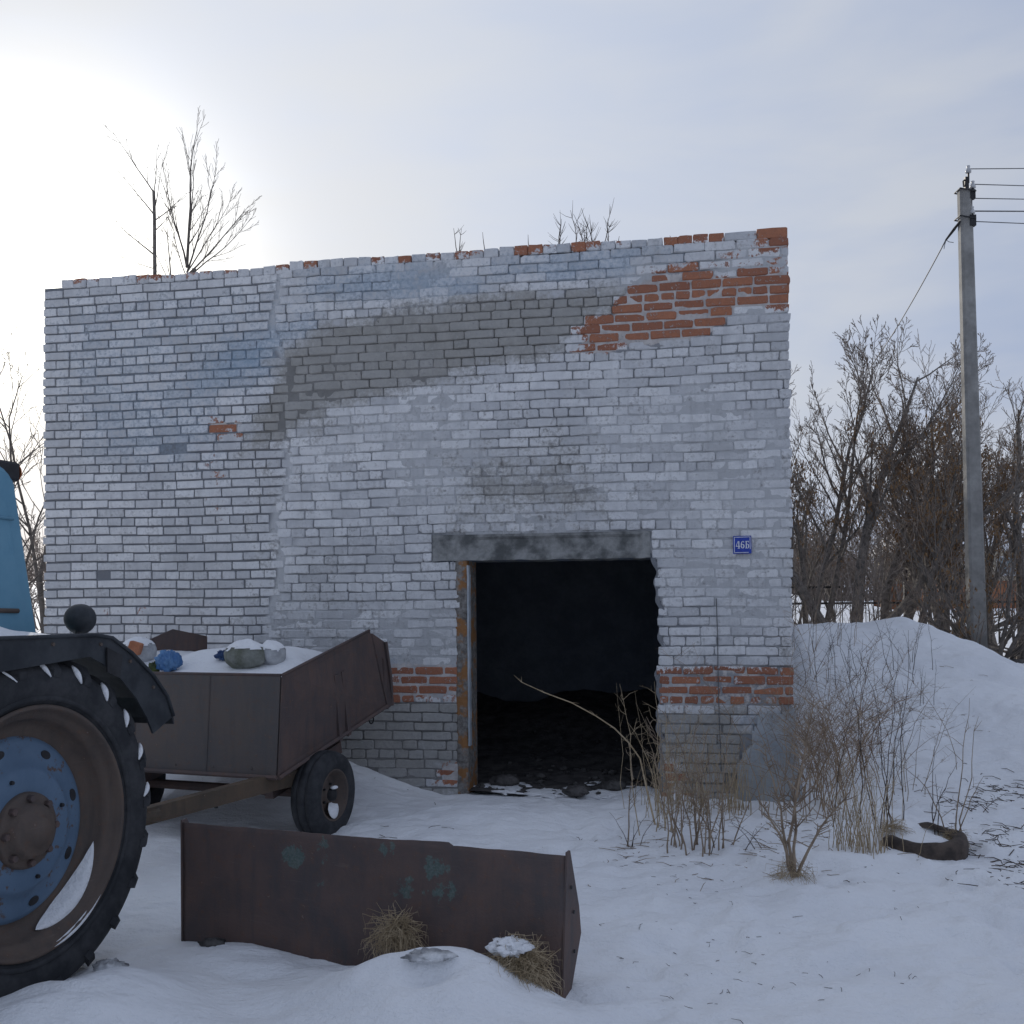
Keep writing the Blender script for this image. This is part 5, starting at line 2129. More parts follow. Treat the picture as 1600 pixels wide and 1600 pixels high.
straw_pile('straw_tuft', 1490, 1318, bt[1] + 0.02, 0.10, 0.10, 130, 'straw clump on the right rim of the buried tyre', 121, cat='straw')
straw_pile('straw_tuft', 1395, 1300, bt[1] + 0.08, 0.10, 0.09, 130, 'straw clump on the left rim of the buried tyre', 122, cat='straw')
for (px, py, n, sp, lab, sd2) in ((1400, 1180, 9, 0.2, 'loose pale stalks on the bank right of the corner bush', 131), (1350, 1120, 12, 0.25, 'bent pale stalks halfway up the bank', 132), (1420, 1240, 8, 0.12, 'pale stalks above the buried tyre', 133), (1290, 1010, 12, 0.3, 'brown stalks high on the bank by the wall', 134)):
    b1 = ground_at(px, py)
    weed('dry_weed', b1, rstems(n, 0.4, 1.0, sp, 0.4, (4, 10)), lab, sd2, 'stem' if sd2 != 134 else 'thicket', thick=0.0032)


# litter on the snow: straw bits and twigs nobody could count
def litter(name, label, n, area, mat, seed, lmin=0.02, lmax=0.09, thick=0.0016, cluster=10):
    r = random.Random(seed)
    mb = MB()
    cs = []
    for k in range(cluster):
        px, py = r.uniform(*area[0]), r.uniform(*area[1])
        cs.append(ground_at(px, py))
    for k in range(n):
        c = r.choice(cs)
        sx = 0.12 if r.random() < 0.6 else 0.4
        x, y = c[0] + r.gauss(0, sx), c[1] + r.gauss(0, sx * 0.8)
        z = gz(x, y)
        a = r.uniform(0, math.pi)
        L = r.uniform(lmin, lmax)
        d = Vector((math.cos(a), math.sin(a), r.choice((0.0, 0.02, 0.05, 0.3))))
        p = Vector((x, y, z + 0.002))
        mid = p + d * L * 0.5 + Vector((r.gauss(0, .006), r.gauss(0, .006), r.uniform(-0.002, 0.003)))
        mb.tube([p, mid, p + d * L + Vector((r.gauss(0, .01), r.gauss(0, .01), -d.z * L * 0.6))], [thick, thick, thick * 0.6], 3, None, False)
    o = mb.build(name, M[mat], None, False, 'stuff')
    o['label'] = label
    o['category'] = 'litter'
    return o


litter('twig_litter', 'scattered twigs and stalks on the snow right of the tyre', 330, ((1500, 1640), (1200, 1400)), 'stem_dark', 201, 0.03, 0.16, 0.003, 16)
litter('straw_litter', 'specks of straw scattered over the foreground snow', 110, ((930, 1400), (1340, 1560)), 'stem_dark', 202, 0.008, 0.045, 0.0013, 40)
litter('grass_litter', 'broken stalks scattered before the right pier', 240, ((990, 1320), (1270, 1350)), 'stem', 203, 0.03, 0.16, 0.0022, 16)
litter('yard_litter', 'few dark twigs on the snow between trailer and doorway', 40, ((330, 960), (1190, 1330)), 'stem_dark', 204, 0.03, 0.14, 0.0022, 16)
litter('bank_litter', 'fine weeds poking through the snow bank', 180, ((1260, 1480), (1040, 1230)), 'stem', 205, 0.03, 0.14, 0.002, 20)

# icy clod on the heap before the trough, clods by the tractor wheel and trough
for i, (px, py, Y, sx, sz, lab) in enumerate(((672, 1512, 4.05, 0.085, 0.03, 'icy dark clod on the snow heap before the rusty trough'),
                                              (332, 1462, 4.72, 0.055, 0.035, 'small dark clod at the left foot of the rusty trough'),
                                              (170, 1462, 4.45, 0.07, 0.05, 'frozen clod of earth beside the tractor rear wheel'))):
    c = at(px, py, Y)
    mb = MB()
    mb.blob((0, 0, 0), (sx, sx * 0.6, sz * 0.6), 40 + i, 26, 14, 0.6, None, 4.5)
    o = mb.build('clod', M['clod'] if i != 1 else M['rubble'], None, True)
    o.location = (c.x, c.y, gz(c.x, c.y) + sz * 0.25)
    tag(o, lab, 'clod')

# rubble just inside the doorway, and fallen bricks beside it
rr = random.Random(9)
for i, (px, py, sx, mat, lab) in enumerate((
        (960, 1228, 0.10, 'rubble', 'pale rubble lump with snow on it at the door sill'),
        (1008, 1212, 0.15, 'rubble', 'grey mortar lump at the right foot of the doorway'),
        (880, 1200, 0.05, 'rubble', 'small pale stone on the dark floor in the middle of the doorway'),
        (845, 1212, 0.05, 'rubble', 'small stone left of the middle one inside the doorway'),
        (790, 1222, 0.13, 'earth', 'dark earth clod inside the left of the doorway'),
        (900, 1237, 0.10, 'earth', 'dark lump lying across the door sill'))):
    dvec = at(px, py, 1.0) - EYE
    tt = (0.06 - EYE.z) / dvec.z
    p = EYE + dvec * tt
    mb = MB()
    mb.blob((0, 0, 0), (sx, sx * 0.7, sx * 0.45), 60 + i, 14, 9, 0.4, None, 3.0)
    o = mb.build('rubble_lump', M[mat], None)
    o.location = (p.x, p.y, 0.05 + sx * 0.15)
    tag(o, lab, 'rubble')
# loose crumbs of rubble on the floor and a dusting of blown snow
def crumbs(name, label, n, mat, seed, smin, smax, ymax, snow=False):
    r = random.Random(seed)
    mb = MB()
    for k in range(n):
        u = r.uniform(DU0 + 0.12, DU1 - 0.05)
        b_ = abs(r.gauss(0, 0.45)) * ymax + (0.05 if not snow else 0.0)
        p = W(u, 0, -b_)
        s = r.uniform(smin, smax)
        z = 0.02 + 0.10 * (float(fbm(np.array([u * 2]), np.array([-b_ * 2]), 61, 4)[0]) - 0.5) + 0.10 * float(sstep(-0.6, -3.0, -b_))
        z += float(sstep(-1.4, -3.8, -b_)) * (0.10 + 0.55 * float(fbm(np.array([u * 1.3]), np.array([-b_ * 0.9]), 67, 4)[0]))
        a = r.uniform(0, 3)
        Mx = Matrix.Translation((p.x, p.y, z + (s * 0.2 if not snow else 0.002))) @ Matrix.Rotation(a, 4, 'Z')
        if snow:
            mb.blob((0, 0, 0), (s * r.uniform(1, 2.5), s * r.uniform(0.4, 1), s * 0.16), seed + k, 10, 5, 0.5, Mx, 3.0)
        else:
            mb.blob((0, 0, 0), (s, s * r.uniform(.5, .9), s * r.uniform(.3, .7)), seed + k, 7, 5, 0.5, Mx, 3.0)
    o = mb.build(name, M[mat], None, snow, 'stuff')
    o['label'] = label
    o['category'] = 'snow' if snow else 'rubble'


crumbs('rubble_crumbs', 'loose rubble crumbs strewn over the dark doorway floor', 150, 'rubble', 900, 0.01, 0.05, 3.0)
crumbs('blown_snow', 'thin snow blown in over the door sill', 60, 'snow', 950, 0.02, 0.09, 0.55, True)

# ------------------------------------------------------------------ utility pole
PB = at(1528, 1005, 14.2)
PT = at(1507, 297, 14.2)
pz0 = gz(PB.x, PB.y) - 0.3
UP = empty('utility_pole', (PB.x, PB.y, pz0 + 0.3))
tag(UP, 'grey concrete utility pole carrying wires at the right', 'pole')
PI_ = -Vector(UP.location)
mb = MB()
foot = Vector((PB.x + 0.0, PB.y, pz0))
vs = []
for p, wx, wy in ((foot, 0.118, 0.10), (PT, 0.086, 0.07)):
    c = 0.03
    for (a, b_) in ((-wx + c, -wy), (wx - c, -wy), (wx, -wy + c), (wx, wy - c), (wx - c, wy), (-wx + c, wy), (-wx, wy - c), (-wx, -wy + c)):
        vs.append(p + Vector((a, b_, 0)) + PI_)
fs = [tuple(range(7, -1, -1)), tuple(range(8, 16))] + [(i, (i + 1) % 8, 8 + (i + 1) % 8, 8 + i) for i in range(8)]
mb.add(vs, fs)
mb.build('shaft', M['pole'], UP)


def upart(mb, name, mat, parent=None, smooth=False):
    mb.v = [tuple(Vector(p) + PI_) for p in mb.v]
    return mb.build(name, mat, parent or UP, smooth)


def insulator(base):
    mb = MB()
    mb.tube([base + Vector((0, 0, -0.14)), base], 0.014, 6)
    br = upart(mb, 'pin', M['black'])
    mb = MB()
    mb.lathe([(0.0, 0.10), (0.022, 0.098), (0.026, 0.085), (0.020, 0.075), (0.022, 0.06), (0.040, 0.03), (0.038, 0.0), (0.0, 0.0)], 14, Matrix.Translation(base) @ Matrix.Rotation(math.pi / 2, 4, 'X'))
    return upart(mb, 'insulator', M['porcelain'], br, True)


insY = 14.15
I1, I2, I3 = at(1513, 270, insY), at(1520, 294, insY), at(1519, 334, insY)
for p in (I1, I2, I3):
    insulator(p)
mb = MB()
mb.box(tuple(at(1510, 286, insY)), (0.05, 0.05, 0.16))
mb.tube([at(1506, 292, insY), at(1505, 283, insY), at(1509, 280, insY)], 0.012, 5)
upart(mb, 'top_bracket', M['black'])
mb = MB()
mb.box(tuple(at(1519, 304, insY)), (0.07, 0.06, 0.13))
mb.box(tuple(at(1519, 345, insY)), (0.085, 0.07, 0.15))
mb.tube([at(1518, 312, insY), at(1516, 330, insY), at(1519, 350, insY)], 0.014, 5)
upart(mb, 'side_bracket', M['black'])
for (y0, y1) in ((299, 306), (340, 350)):
    mb = MB()
    c = at(1508, (y0 + y1) / 2, 14.2)
    r = 0.108
    mb.tube([c + Vector((a * r, b_ * 0.092, (a - 1) * -0.02)) for a, b_ in ((-1, -1), (1, -1), (1, 1), (-1, 1), (-1, -1))], 0.011, 5)
    upart(mb, 'clamp_band', M['black'])
mb = MB()
mb.tube([at(1500, 346, insY), at(1491, 358, 14.3), at(1478, 375, 14.5)], [0.014, 0.022, 0.014], 6)
upart(mb, 'tension_clamp', M['black'])
mb = MB()
mb.tube([at(1478, 375, 14.5), at(1483, 378, 14.5), at(1490, 379, 14.5)], 0.005, 4)
mb.tube([at(1478, 376, 14.5), at(1476, 383, 14.5), at(1475, 389, 14.5)], 0.005, 4)
upart(mb, 'wire_tail', M['wire'])


def wire(a, b_, sag, label, r=0.008):
    mb = MB()
    pts = []
    for i in range(25):
        t = i / 24
        p = a.lerp(b_, t)
        p.z -= sag * 4 * t * (1 - t)
        pts.append(p - a)
    mb.tube(pts, r, 5)
    o = mb.build('overhead_wire', M['wire'], None, True)
    o.location = a
    tag(o, label, 'wire')


far = Vector((26.0, 6.0, 0))
for (px, py, pe, lab, r) in ((1514, 264, 259, 'topmost overhead wire leaving the concrete pole to the right', 0.007),
                             (1521, 288, 286, 'second overhead wire from the top on the pole', 0.007),
                             (1522, 310, 307, 'third overhead wire from the top on the pole', 0.007),
                             (1520, 330, 326, 'fourth overhead wire with a splice near the pole', 0.010),
                             (1520, 346, 345, 'lowest overhead wire leaving the pole to the right', 0.007)):
    a = at(px, py, insY)
    e = at(1600, pe, 14.9)
    b_ = a + (e - a) * 26
    wire(a, b_ + Vector((0, 0, 0.3)), 0.35, lab, r)
wire(at(1478, 375, 14.5), at(1352, 585, 22.0), 0.10, 'service wire slanting down left from the pole into the trees', 0.009)


# ------------------------------------------------------------------ trees
def grow(mb_big, mb_small, p, d, L, r, lvl, rnd, P, tips, maxlvl):
    n = 7 if lvl == 0 else (5 if lvl < maxlvl else 3)
    pts, rad = [p.copy()], [r]
    cur = d.normalized()
    end = P.get('end', 0.16) if lvl < maxlvl else 0.5
    for i in range(n):
        cur = (cur + Vector((rnd.gauss(0, P['wob']), rnd.gauss(0, P['wob']), rnd.gauss(0, P['wob']) + P['up'] * (0.5 if lvl == 0 else 1)))).normalized()
        p = p + cur * (L / n)
        pts.append(p.copy())
        rad.append(max(r * (1 - (1 - end) * (i + 1) / n), P['rmin']))
    (mb_big if lvl <= 1 else mb_small).tube(pts, rad, 7 if lvl == 0 else (5 if lvl == 1 else 3), None, False)
    if lvl >= maxlvl:
        tips.append(pts[-1])
        return
    kids = P['kids'][lvl]
    kids = rnd.randint(int(kids * 0.8), int(kids * 1.2) + 1)
    for k in range(kids):
        f = P['start'] + (1 - P['start']) * (k + rnd.random()) / kids
        i = min(int(f * n), n - 1)
        q = pts[i].lerp(pts[i + 1], f * n - i)
        t = (pts[i + 1] - pts[i]).normalized()
        az = rnd.uniform(0, 2 * math.pi)
        o = t.orthogonal().normalized()
        o = Matrix.Rotation(az, 3, t) @ o
        ang = math.radians(rnd.uniform(*P['ang']))
        nd = t * math.cos(ang) + o * math.sin(ang)
        nl = L * P['ratio'] * rnd.uniform(0.6, 1.2) * (1.15 - 0.55 * f)
        nr = max(rad[i] * 0.55, P['rmin'])
        grow(mb_big, mb_small, q, nd, nl, nr, lvl + 1, rnd, P, tips, maxlvl)


def tree(name, base, stems, label, seed, P=None, maxlvl=3, seeds=0, seed_zone=None, group=None, cat='tree', mats=('bark', 'twig')):
    rnd = random.Random(seed)
    PP = dict(wob=0.09, up=0.07, kids=[8, 6, 4], start=0.25, ang=(22, 50), ratio=0.5, rmin=0.004)
    PP.update(P or {})
    root = empty(name, tuple(base))
    tag(root, label, cat, group)
    big, small, tips = MB(), MB(), []
    for (ox, oy, d, L, r) in stems:
        grow(big, small, Vector((ox, oy, -0.2)), Vector(d), L, r, 0, rnd, PP, tips, maxlvl)
    big.build('trunk', M[mats[0]], root)
    sm = small.build('crown', M[mats[1]], root)
    if seeds and tips:
        sb = MB()
        cand = [t for t in tips if seed_zone is None or seed_zone(t)]
        for k in range(seeds):
            c = rnd.choice(cand) if cand else rnd.choice(tips)
            m_ = rnd.randint(5, 16)
            for j in range(m_):
                p = c + Vector((rnd.gauss(0, .06), rnd.gauss(0, .06), rnd.gauss(-0.06, .06)))
                a = rnd.uniform(0, math.pi)
                wv = Vector((math.cos(a), math.sin(a), rnd.uniform(-.3, .3))) * rnd.uniform(0.008, 0.016)
                dv = Vector((rnd.gauss(0, .3), rnd.gauss(0, .3), -1)).normalized() * rnd.uniform(0.03, 0.06)
                sb.add([p - wv * .4, p + wv * .4, p + wv + dv, p - wv + dv], [(0, 1, 2, 3)])
        so = sb.build('seed_clusters', M['seed'], root, False, 'stuff')
    return root


def tbase(px, Y):
    p = at(px, 960, Y)
    return Vector((p.x, p.y, gz(p.x, p.y)))


mid_zone = lambda t: 0.8 < t.z < 4.0
tree('maple_tree', tbase(1322, 16.0), [(0, 0, (-0.40, 0.1, 1), 4.6, 0.11), (0.1, 0, (0.12, 0.1, 1), 5.2, 0.11), (-0.30, 0, (-0.85, 0.0, 0.9), 3.6, 0.10), (0.3, 0.1, (0.5, 0.1, 0.9), 4.2, 0.09)],
     'bare many stemmed tree with thick dark trunks just right of the building', 301, dict(start=0.3, kids=[13, 8, 5, 3], ratio=0.44, wob=0.11), 4, 120, lambda t: 1.0 < t.z < 3.8 and t.x > -0.4)
tree('maple_tree', tbase(1272, 16.6), [(0, 0, (0.02, 0, 1), 4.9, 0.065), (0.1, 0.1, (0.16, 0.1, 1), 4.7, 0.06), (-0.1, 0, (-0.14, 0.05, 1), 4.6, 0.055)],
     'slim bare tree rising close to the right edge of the building', 308, dict(start=0.3, kids=[13, 8, 5, 3], ratio=0.36, wob=0.09, up=0.10), 4, 50, mid_zone)
tree('maple_tree', tbase(1375, 17.0), [(0, 0, (0.30, 0, 1), 4.6, 0.10), (0.1, 0, (0.05, 0.1, 1), 5.0, 0.09), (0.2, 0, (0.9, 0, 0.6), 3.0, 0.08)],
     'bare tree with hanging brown seeds between the thick trunks and the pole', 302, dict(start=0.3, kids=[12, 8, 5, 3], ratio=0.44, wob=0.11), 4, 220, mid_zone)
tree('maple_tree', tbase(1408, 15.6), [(0, 0, (0.10, 0, 1), 0.7, 0.10), (0.03, 0, (0.55, 0.15, 0.75), 2.9, 0.095), (0.1, 0, (0.15, 0.1, 1), 4.1, 0.06)],
     'crooked tree whose trunk bends right toward the pole', 303, dict(kids=[12, 9, 6], ratio=0.45, wob=0.11), 3, 200, mid_zone)
tree('maple_tree', tbase(1470, 18.5), [(0, 0, (0.1, 0, 1), 4.6, 0.09), (0.2, 0, (-0.3, 0, 1), 4.0, 0.08), (0.3, 0, (0.4, 0, 1), 4.0, 0.07)],
     'bare tree right behind the concrete pole on its left side', 304, dict(kids=[14, 10, 7], ratio=0.44, wob=0.11), 3, 200, mid_zone)
tree('maple_tree', tbase(1592, 16.5), [(0, 0, (0.1, 0, 1), 4.6, 0.10), (-0.2, 0, (-0.35, 0, 1), 4.0, 0.08), (0.3, 0, (0.5, 0, 1), 4.0, 0.08)],
     'bare tree with brown seeds at the right edge of the picture', 305, dict(start=0.3, kids=[14, 9, 6], ratio=0.42, wob=0.11), 3, 220, mid_zone)
tree('maple_tree', tbase(1560, 20.0), [(0, 0, (-0.1, 0, 1), 5.2, 0.10), (0.2, 0, (0.3, 0, 1), 4.6, 0.08)],
     'slender tree farther back to the right of the pole', 306, dict(kids=[14, 10, 7], ratio=0.44, wob=0.11), 3, 200, mid_zone)
for i, (px, Y, n, Hm, lab) in enumerate(((1258, 17.5, 4, 4.8, 'thin many stemmed bush filling the gap beside the building edge'), (1300, 19.5, 4, 5.2, 'fine twigged bush behind the thick dark trunks'), (1395, 20.5, 5, 5.6, 'brown many stemmed bush behind the tree with hanging seeds'), (1445, 17.0, 4, 4.8, 'brown fine twigged bush just left of the pole'), (1545, 17.8, 5, 5.0, 'brown fine twigged bush just right of the pole'))):
    rn2 = random.Random(600 + i)
    tree('tall_bush', tbase(px, Y), [(rn2.gauss(0, .30), rn2.gauss(0, .2), (rn2.gauss(0, .45), rn2.gauss(0, .3), 1), Hm * rn2.uniform(0.65, 1.0), rn2.uniform(0.025, 0.045)) for k in range(n)],
         lab, 610 + i, dict(kids=[11, 8, 4], ratio=0.36, wob=0.10, start=0.28, rmin=0.003, ang=(18, 46)), 3, 60, mid_zone, None, 'bush', ('bark', 'twig'))
# suckers round the pole foot
b = Vector((PB.x + 0.12, PB.y - 0.25, gz(PB.x + 0.12, PB.y - 0.25)))
rn = random.Random(55)
tree('shrub', b, [(rn.gauss(0, .18), rn.gauss(0, .12), (rn.gauss(0.05, .55), rn.gauss(0, .3), rn.uniform(0.6, 1.3)), rn.uniform(1.2, 3.2), rn.uniform(0.018, 0.045)) for k in range(15)],
     'bundle of pale crooked suckers growing round the pole foot', 307, dict(kids=[7, 5], ratio=0.42, wob=0.13, start=0.2), 2, 60, None, None, 'shrub', ('bark_pale_skyglare', 'twig'))
mb = MB()
mb.blob((0, 0, 0), (0.62, 0.35, 0.17), 5, 24, 10, 0.4, None, 3.0)
o = mb.build('earth_clump', M['earth'], None)
o.location = (b.x + 0.02, b.y - 0.05, b.z + 0.02)
tag(o, 'dark bare earth clump at the foot of the pole', 'earth')
# understorey between the trunks
for i, (px, Y, n, lab) in enumerate(((1265, 14.6, 10, 'thin brush beside the building edge on the bank'), (1345, 15.0, 9, 'low brush under the thick dark trunks'), (1450, 15.2, 9, 'low brush between the bent trunk and the pole'))):
    rn2 = random.Random(400 + i)
    tree('brush', tbase(px, Y), [(rn2.gauss(0, .35), rn2.gauss(0, .2), (rn2.gauss(0, .4), rn2.gauss(0, .3), 1), rn2.uniform(0.8, 2.0), 0.014) for k in range(n)],
         lab, 410 + i, dict(kids=[6, 5], ratio=0.4, wob=0.12, start=0.2, rmin=0.003), 2, 0, None, None, 'brush', ('twig', 'twig'))

# trees behind the building, showing over the roof line
T2 = at(292, 418, 19.5)
tr2 = tree('bare_tree', Vector((T2.x, 19.5, 1.0)), [(0, 0, (0.0, 0, 1), T2.z - 1.0 + 0.15, 0.055)],
           'bare tree fanning out above the roof line at the upper left', 322, dict(kids=[2, 1, 1], ratio=0.05, wob=0.01, up=0, end=0.75), 1, mats=('bark_pale_skyglare', 'twig'))
big, small, tips = MB(), MB(), []
rn3 = random.Random(12)
PPt = dict(wob=0.045, up=0.06, kids=[9, 5, 3], start=0.15, ang=(14, 34), ratio=0.36, rmin=0.0034)
top = T2.z - 1.0
for (d, L, r, zo) in (((0.13, 0, 1), 2.8, 0.030, 0.0), ((-0.16, 0.1, 1), 2.2, 0.020, 0.0), ((0.42, 0, 1), 2.1, 0.019, -0.1), ((0.95, 0.1, 0.8), 1.8, 0.018, -0.15), ((0.03, 0.2, 1), 2.3, 0.018, 0.1), ((1.2, -0.1, 0.9), 1.7, 0.015, -0.2), ((-0.4, 0, 1.0), 1.4, 0.011, -0.2), ((0.65, 0, 1), 1.7, 0.014, -0.1)):
    grow(big, small, Vector((0, 0, top + zo)), Vector(d), L, r, 0, rn3, PPt, tips, 2)
big.build('limbs', M['bark_pale_skyglare'], tr2)
small.build('crown', M['twig'], tr2)
T3 = at(243, 420, 19.0)
tr3 = empty('bare_tree', (T3.x, 19.0, 1.0))
tag(tr3, 'broken topped bare trunk left of the spreading tree over the roof', 'tree')
H3 = T3.z - 1.0 + 1.45


def axis3(z):
    return Vector((-0.030 * z + 0.02 * math.sin(z * 1.7) + 0.030 * (T3.z - 1.0), 0, z))


mb = MB()
mb.tube([axis3(-0.2 + (H3 + 0.2) * k / 16) for k in range(17)], [0.065 - 0.036 * k / 16 for k in range(17)], 7)
mb.build('trunk', M['bark'], tr3)
big, small, tips = MB(), MB(), []
top = T3.z - 1.0
for (d, L, r, zo) in (((-0.6, 0, 0.8), 1.1, 0.014, 1.0), ((-0.75, 0.1, 0.6), 1.2, 0.016, 0.25), ((-0.5, 0.1, 0.8), 1.5, 0.014, 1.42), ((0.8, 0, 0.6), 0.8, 0.012, 0.9), ((0.2, 0, 1), 0.9, 0.011, 1.1), ((0.5, 0.1, 0.5), 0.6, 0.010, 0.7), ((-0.9, 0, 0.2), 0.9, 0.009, 0.0), ((0.12, 0.1, 1), 0.9, 0.010, 1.4)):
    grow(big, small, axis3(min(top + zo, H3 - 0.02)), Vector(d), L, r, 0, rn3, dict(PPt, kids=[4, 3]), tips, 2)
grow(big, small, Vector((0.35, 0.2, top - 2)), Vector((-0.08, 0, 1)), 3.2, 0.03, 0, rn3, dict(PPt, kids=[6, 3], up=0.02), tips, 2)
big.build('limbs', M['bark_pale_skyglare'], tr3)
small.build('crown', M['twig'], tr3)
# tree left of the building
TL = at(75, 950, 15.5)
tree('bare_tree', Vector((TL.x, 15.5, gz(TL.x, 15.5))), [(0, 0, (0.06, 0, 1), 4.2, 0.045), (-0.05, 0, (-0.12, 0, 1), 4.6, 0.035), (-0.2, 0, (-0.45, 0, 1), 4.2, 0.03), (0.0, 0, (-0.7, 0.2, 1), 3.6, 0.028)],
     'bare tree with crooked limbs between the tractor cab and the building', 341, dict(kids=[8, 5, 3], ratio=0.42, wob=0.14), 3, mats=('bark_pale_skyglare', 'twig'))
TL = at(-30, 950, 13.5)
tree('bare_tree', Vector((TL.x, 13.5, gz(TL.x, 13.5))), [(0, 0, (0.12, 0, 1), 4.2, 0.035), (0.1, 0, (-0.1, 0, 1), 4.6, 0.03), (-0.2, 0, (0.4, 0, 1), 3.4, 0.028)],
     'bare tree showing twigs at the left edge above the cab', 342, dict(kids=[8, 5, 3], ratio=0.42, wob=0.12), 3, mats=('bark_pale_skyglare', 'twig'))
for i, (px, Y, lab) in enumerate(((58, 22.0, 'brown brush behind the tractor cab at the building edge'),)):
    rn2 = random.Random(430 + i)
    q = at(px, 950, Y)
    tree('brush', Vector((q.x, Y, gz(q.x, Y))), [(rn2.gauss(0, .8), rn2.gauss(0, .5), (rn2.gauss(0, .4), rn2.gauss(0, .3), 1), rn2.uniform(1.2, 2.6), 0.02) for k in range(26)],
         lab, 440 + i, dict(kids=[8, 6], ratio=0.4, wob=0.12, start=0.1, rmin=0.006), 2, 60, None, None, 'brush', ('twig', 'twig'))

# saplings rooted along the roof edge
for i, (px, Ht, ns, tw, lab) in enumerate((
        (712, 0.20, 2, 5, 'thin forked twig on the middle of the roof edge'),
        (750, 0.17, 1, 0, 'single leaning twig on the roof edge right of the forked one'),
        (824, 0.14, 1, 0, 'single short upright twig on the roof edge'),
        (866, 0.24, 3, 5, 'small twiggy seedling left of the bushy one on the roof'),
        (918, 0.30, 8, 7, 'bushiest little sapling growing on the roof edge'),
        (962, 0.10, 1, 1, 'tiny twig on the roof edge right of the bushy sapling'),
        (1048, 0.06, 1, 1, 'tiniest twig on the roof edge near the red corner'))):
    u, v = wall_uv(px, 390)
    p = W(u, TOPV - 0.03, -0.18)
    r = random.Random(500 + i)
    mb = MB()
    for s in range(ns):
        d = Vector((r.gauss(0.03, 0.22 if ns > 1 else 0.12), r.gauss(0, .15), 1)).normalized()
        Hs = Ht * 1.25 * r.uniform(0.65, 1.1) if s else Ht * 1.3
        pts = [Vector((r.gauss(0, .012 * ns), 0, 0))]
        for k in range(5):
            pts.append(pts[-1] + (d + Vector((r.gauss(0, .08), r.gauss(0, .08), 0))).normalized() * Hs / 5)
        mb.tube(pts, [0.0045, 0.004, 0.0035, 0.003, 0.0022, 0.0014], 4, None, False)
        for k in range(tw):
            q = pts[r.randint(1, 4)]
            d2 = (Vector((r.gauss(0, .9), r.gauss(0, .5), 0.9))).normalized()
            L = Hs * r.uniform(0.2, 0.4)
            mb.tube([q, q + d2 * L * .5, q + d2 * L + Vector((0, 0, L * .15))], [0.0026, 0.002, 0.001], 3, None, False)
    o = mb.build('roof_sapling', M['stem_dark'], None)
    o.location = p
    tag(o, lab, 'sapling', 'saplings along the roof edge')

# ------------------------------------------------------------------ iron fence on the bank top
FY = 19.0
FX0, FX1 = 4.4, 14.5
fz0 = 0.95
fence = empty('iron_fence', ((FX0 + FX1) / 2, FY, fz0))
tag(fence, 'black iron railing fence behind the trees on the bank', 'fence')
FI = -Vector(fence.location)
rail_z = (1.63, 1.93)
pk = MB()
pk.tube([(0, 0, -0.2), (0, 0, 0.72)], 0.009, 5)
proto = pk.build('picket', M['black'], fence)
xs = np.arange(FX0, FX1, 0.145)
for i, x in enumerate(xs):
    o = proto if i == 0 else proto.copy()
    if i:
        C.objects.link(o)
        o.parent = fence
    o.location = (x + FI.x, 0.03, rail_z[0] - 0.56 + FI.z)
for i, x in enumerate(np.arange(FX0 + 0.5, FX1, 2.4)):
    mb = MB()
    mb.box((x + FI.x, 0, 0.55), (0.06, 0.06, 1.5 if i % 2 else 1.3))
    mb.build('post', M['black'], fence)
for z in rail_z:
    if z > 1.8:
        rng = (FX0, FX0 + 1.7)
    else:
        rng = (FX0, FX1)
    mb = MB()
    mb.box(((rng[0] + rng[1]) / 2 + FI.x, 0, z + FI.z), (rng[1] - rng[0], 0.035, 0.04))
    mb.build('rail', M['black'], fence)

# ------------------------------------------------------------------ low house far off
HY = 46.0
hx0, hx1 = at(1440, 930, HY).x, at(1680, 930, HY).x
hz0 = at(1500, 938, HY).z - 0.6
zp = at(1500, 908, HY).z
zt = at(1500, 862, HY).z
house = empty('low_house', ((hx0 + hx1) / 2, HY, hz0))
tag(house, 'low cream house with an orange plinth far behind the trees', 'house')
HI = -Vector(house.location)
mb = MB()
mb.box(((hx0 + hx1) / 2 + HI.x, 3, (zp + zt) / 2 + HI.z), (hx1 - hx0, 6, zt - zp))
mb.build('wall', M['cream'], house)
mb = MB()
mb.box(((hx0 + hx1) / 2 + HI.x, 2.95, (hz0 + zp) / 2 + HI.z), (hx1 - hx0 + 0.1, 6.1, zp - hz0))
mb.build('plinth', M['orange_brick'], house)
mb = MB()
x0, x1 = hx0 + HI.x - 0.3, hx1 + HI.x + 0.3
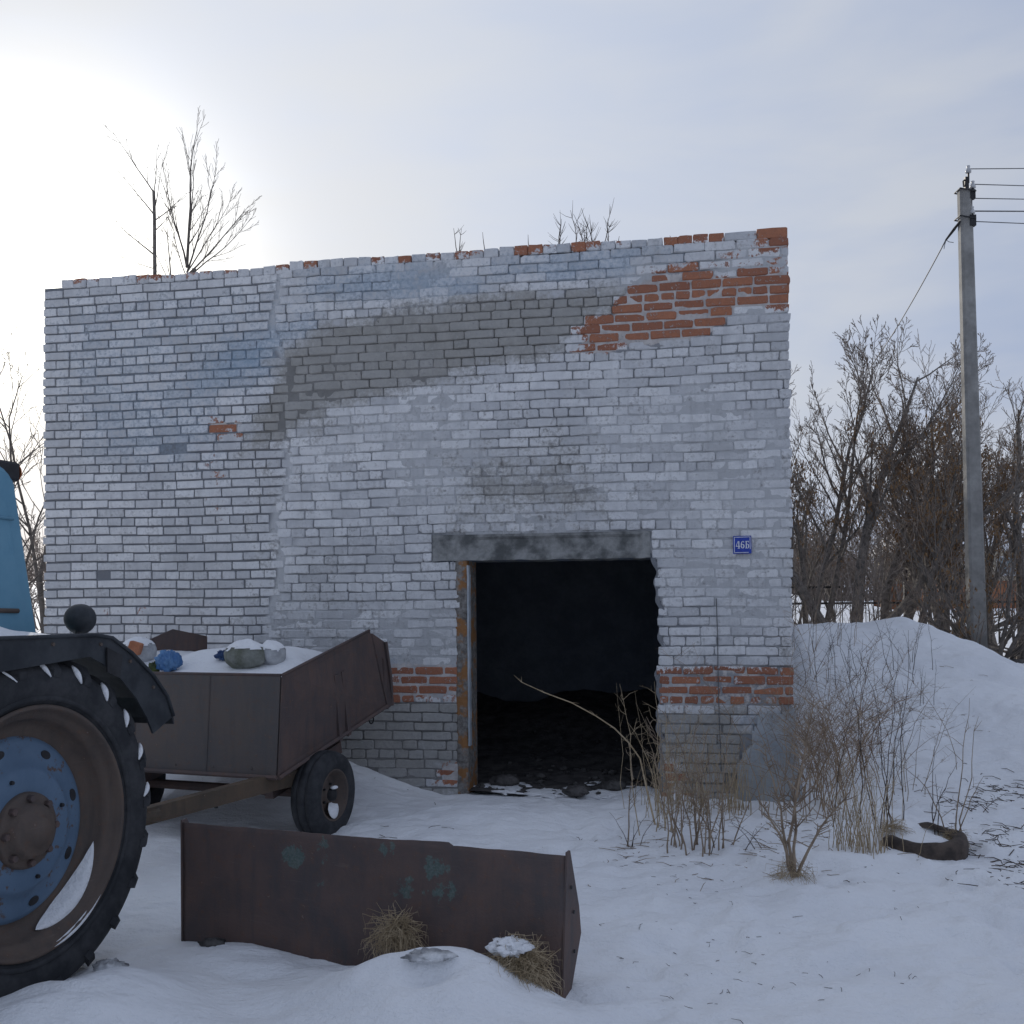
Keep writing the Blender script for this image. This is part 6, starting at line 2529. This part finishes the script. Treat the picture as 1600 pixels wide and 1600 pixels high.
mb.add([(x0, -0.4, zt + HI.z), (x1, -0.4, zt + HI.z), (x1, 6.4, zt + HI.z), (x0, 6.4, zt + HI.z), (x0, 3, zt + HI.z + 1.3), (x1, 3, zt + HI.z + 1.3)],
       [(0, 1, 5, 4), (2, 3, 4, 5), (0, 4, 3), (1, 2, 5), (3, 2, 1, 0)])
mb.build('roof', M['snow'], house)
for i in range(5):
    x = hx0 + HI.x + 0.9 + i * 1.45
    if x > hx1 + HI.x - .5:
        break
    mb = MB()
    mb.box((x, -0.02, (zp + zt) / 2 + HI.z), (0.8, 0.06, (zt - zp) * 0.62))
    wd = mb.build('window', M['glass_far'], house)
    mb = MB()
    for (cx, cz, sx, sz) in ((0, 0.31, 0.9, 0.06), (0, -0.31, 0.9, 0.06), (-0.42, 0, 0.06, 0.6), (0.42, 0, 0.06, 0.6), (0, 0, 0.04, 0.6)):
        mb.box((x + cx, -0.06, (zp + zt) / 2 + HI.z + cz * (zt - zp)), (sx, 0.05, sz * (zt - zp)))
    mb.build('frame', M['white'], wd)

# far brushwood belt that closes the view on the right and left
mb = MB()
rf = random.Random(88)
for k in range(2600):
    if rf.random() < 0.55:
        y = rf.uniform(44, 62)
        x = rf.uniform(9.5, 18) if rf.random() < .6 else rf.uniform(18, 40)
    elif rf.random() < 0.5:
        y = rf.uniform(50, 66)
        x = rf.uniform(-46, -20)
    else:
        y = rf.uniform(66, 80)
        x = rf.uniform(-60, 60)
    z = 2.2 if x > 0 else 2.2
    H = rf.uniform(1.6, 4.2)
    p = Vector((x, y, z - 0.4))
    d = Vector((rf.gauss(0, .3), rf.gauss(0, .3), 1))
    m1 = p + d * H * 0.5
    m2 = p + d * H + Vector((rf.gauss(0, .4), 0, 0))
    mb.tube([p, m1, m2], [0.035, 0.022, 0.008], 3, None, False)
    for j in range(5):
        q = p.lerp(m2, rf.uniform(0.3, 0.95))
        mb.tube([q, q + Vector((rf.gauss(0, .7), rf.gauss(0, .3), rf.uniform(0.2, .9)))], [0.014, 0.006], 3, None, False)
belt = mb.build('far_brushwood', M['twig'], None, False, 'stuff')
belt['label'] = 'far belt of brown leafless brushwood behind the field'
belt['category'] = 'brushwood'
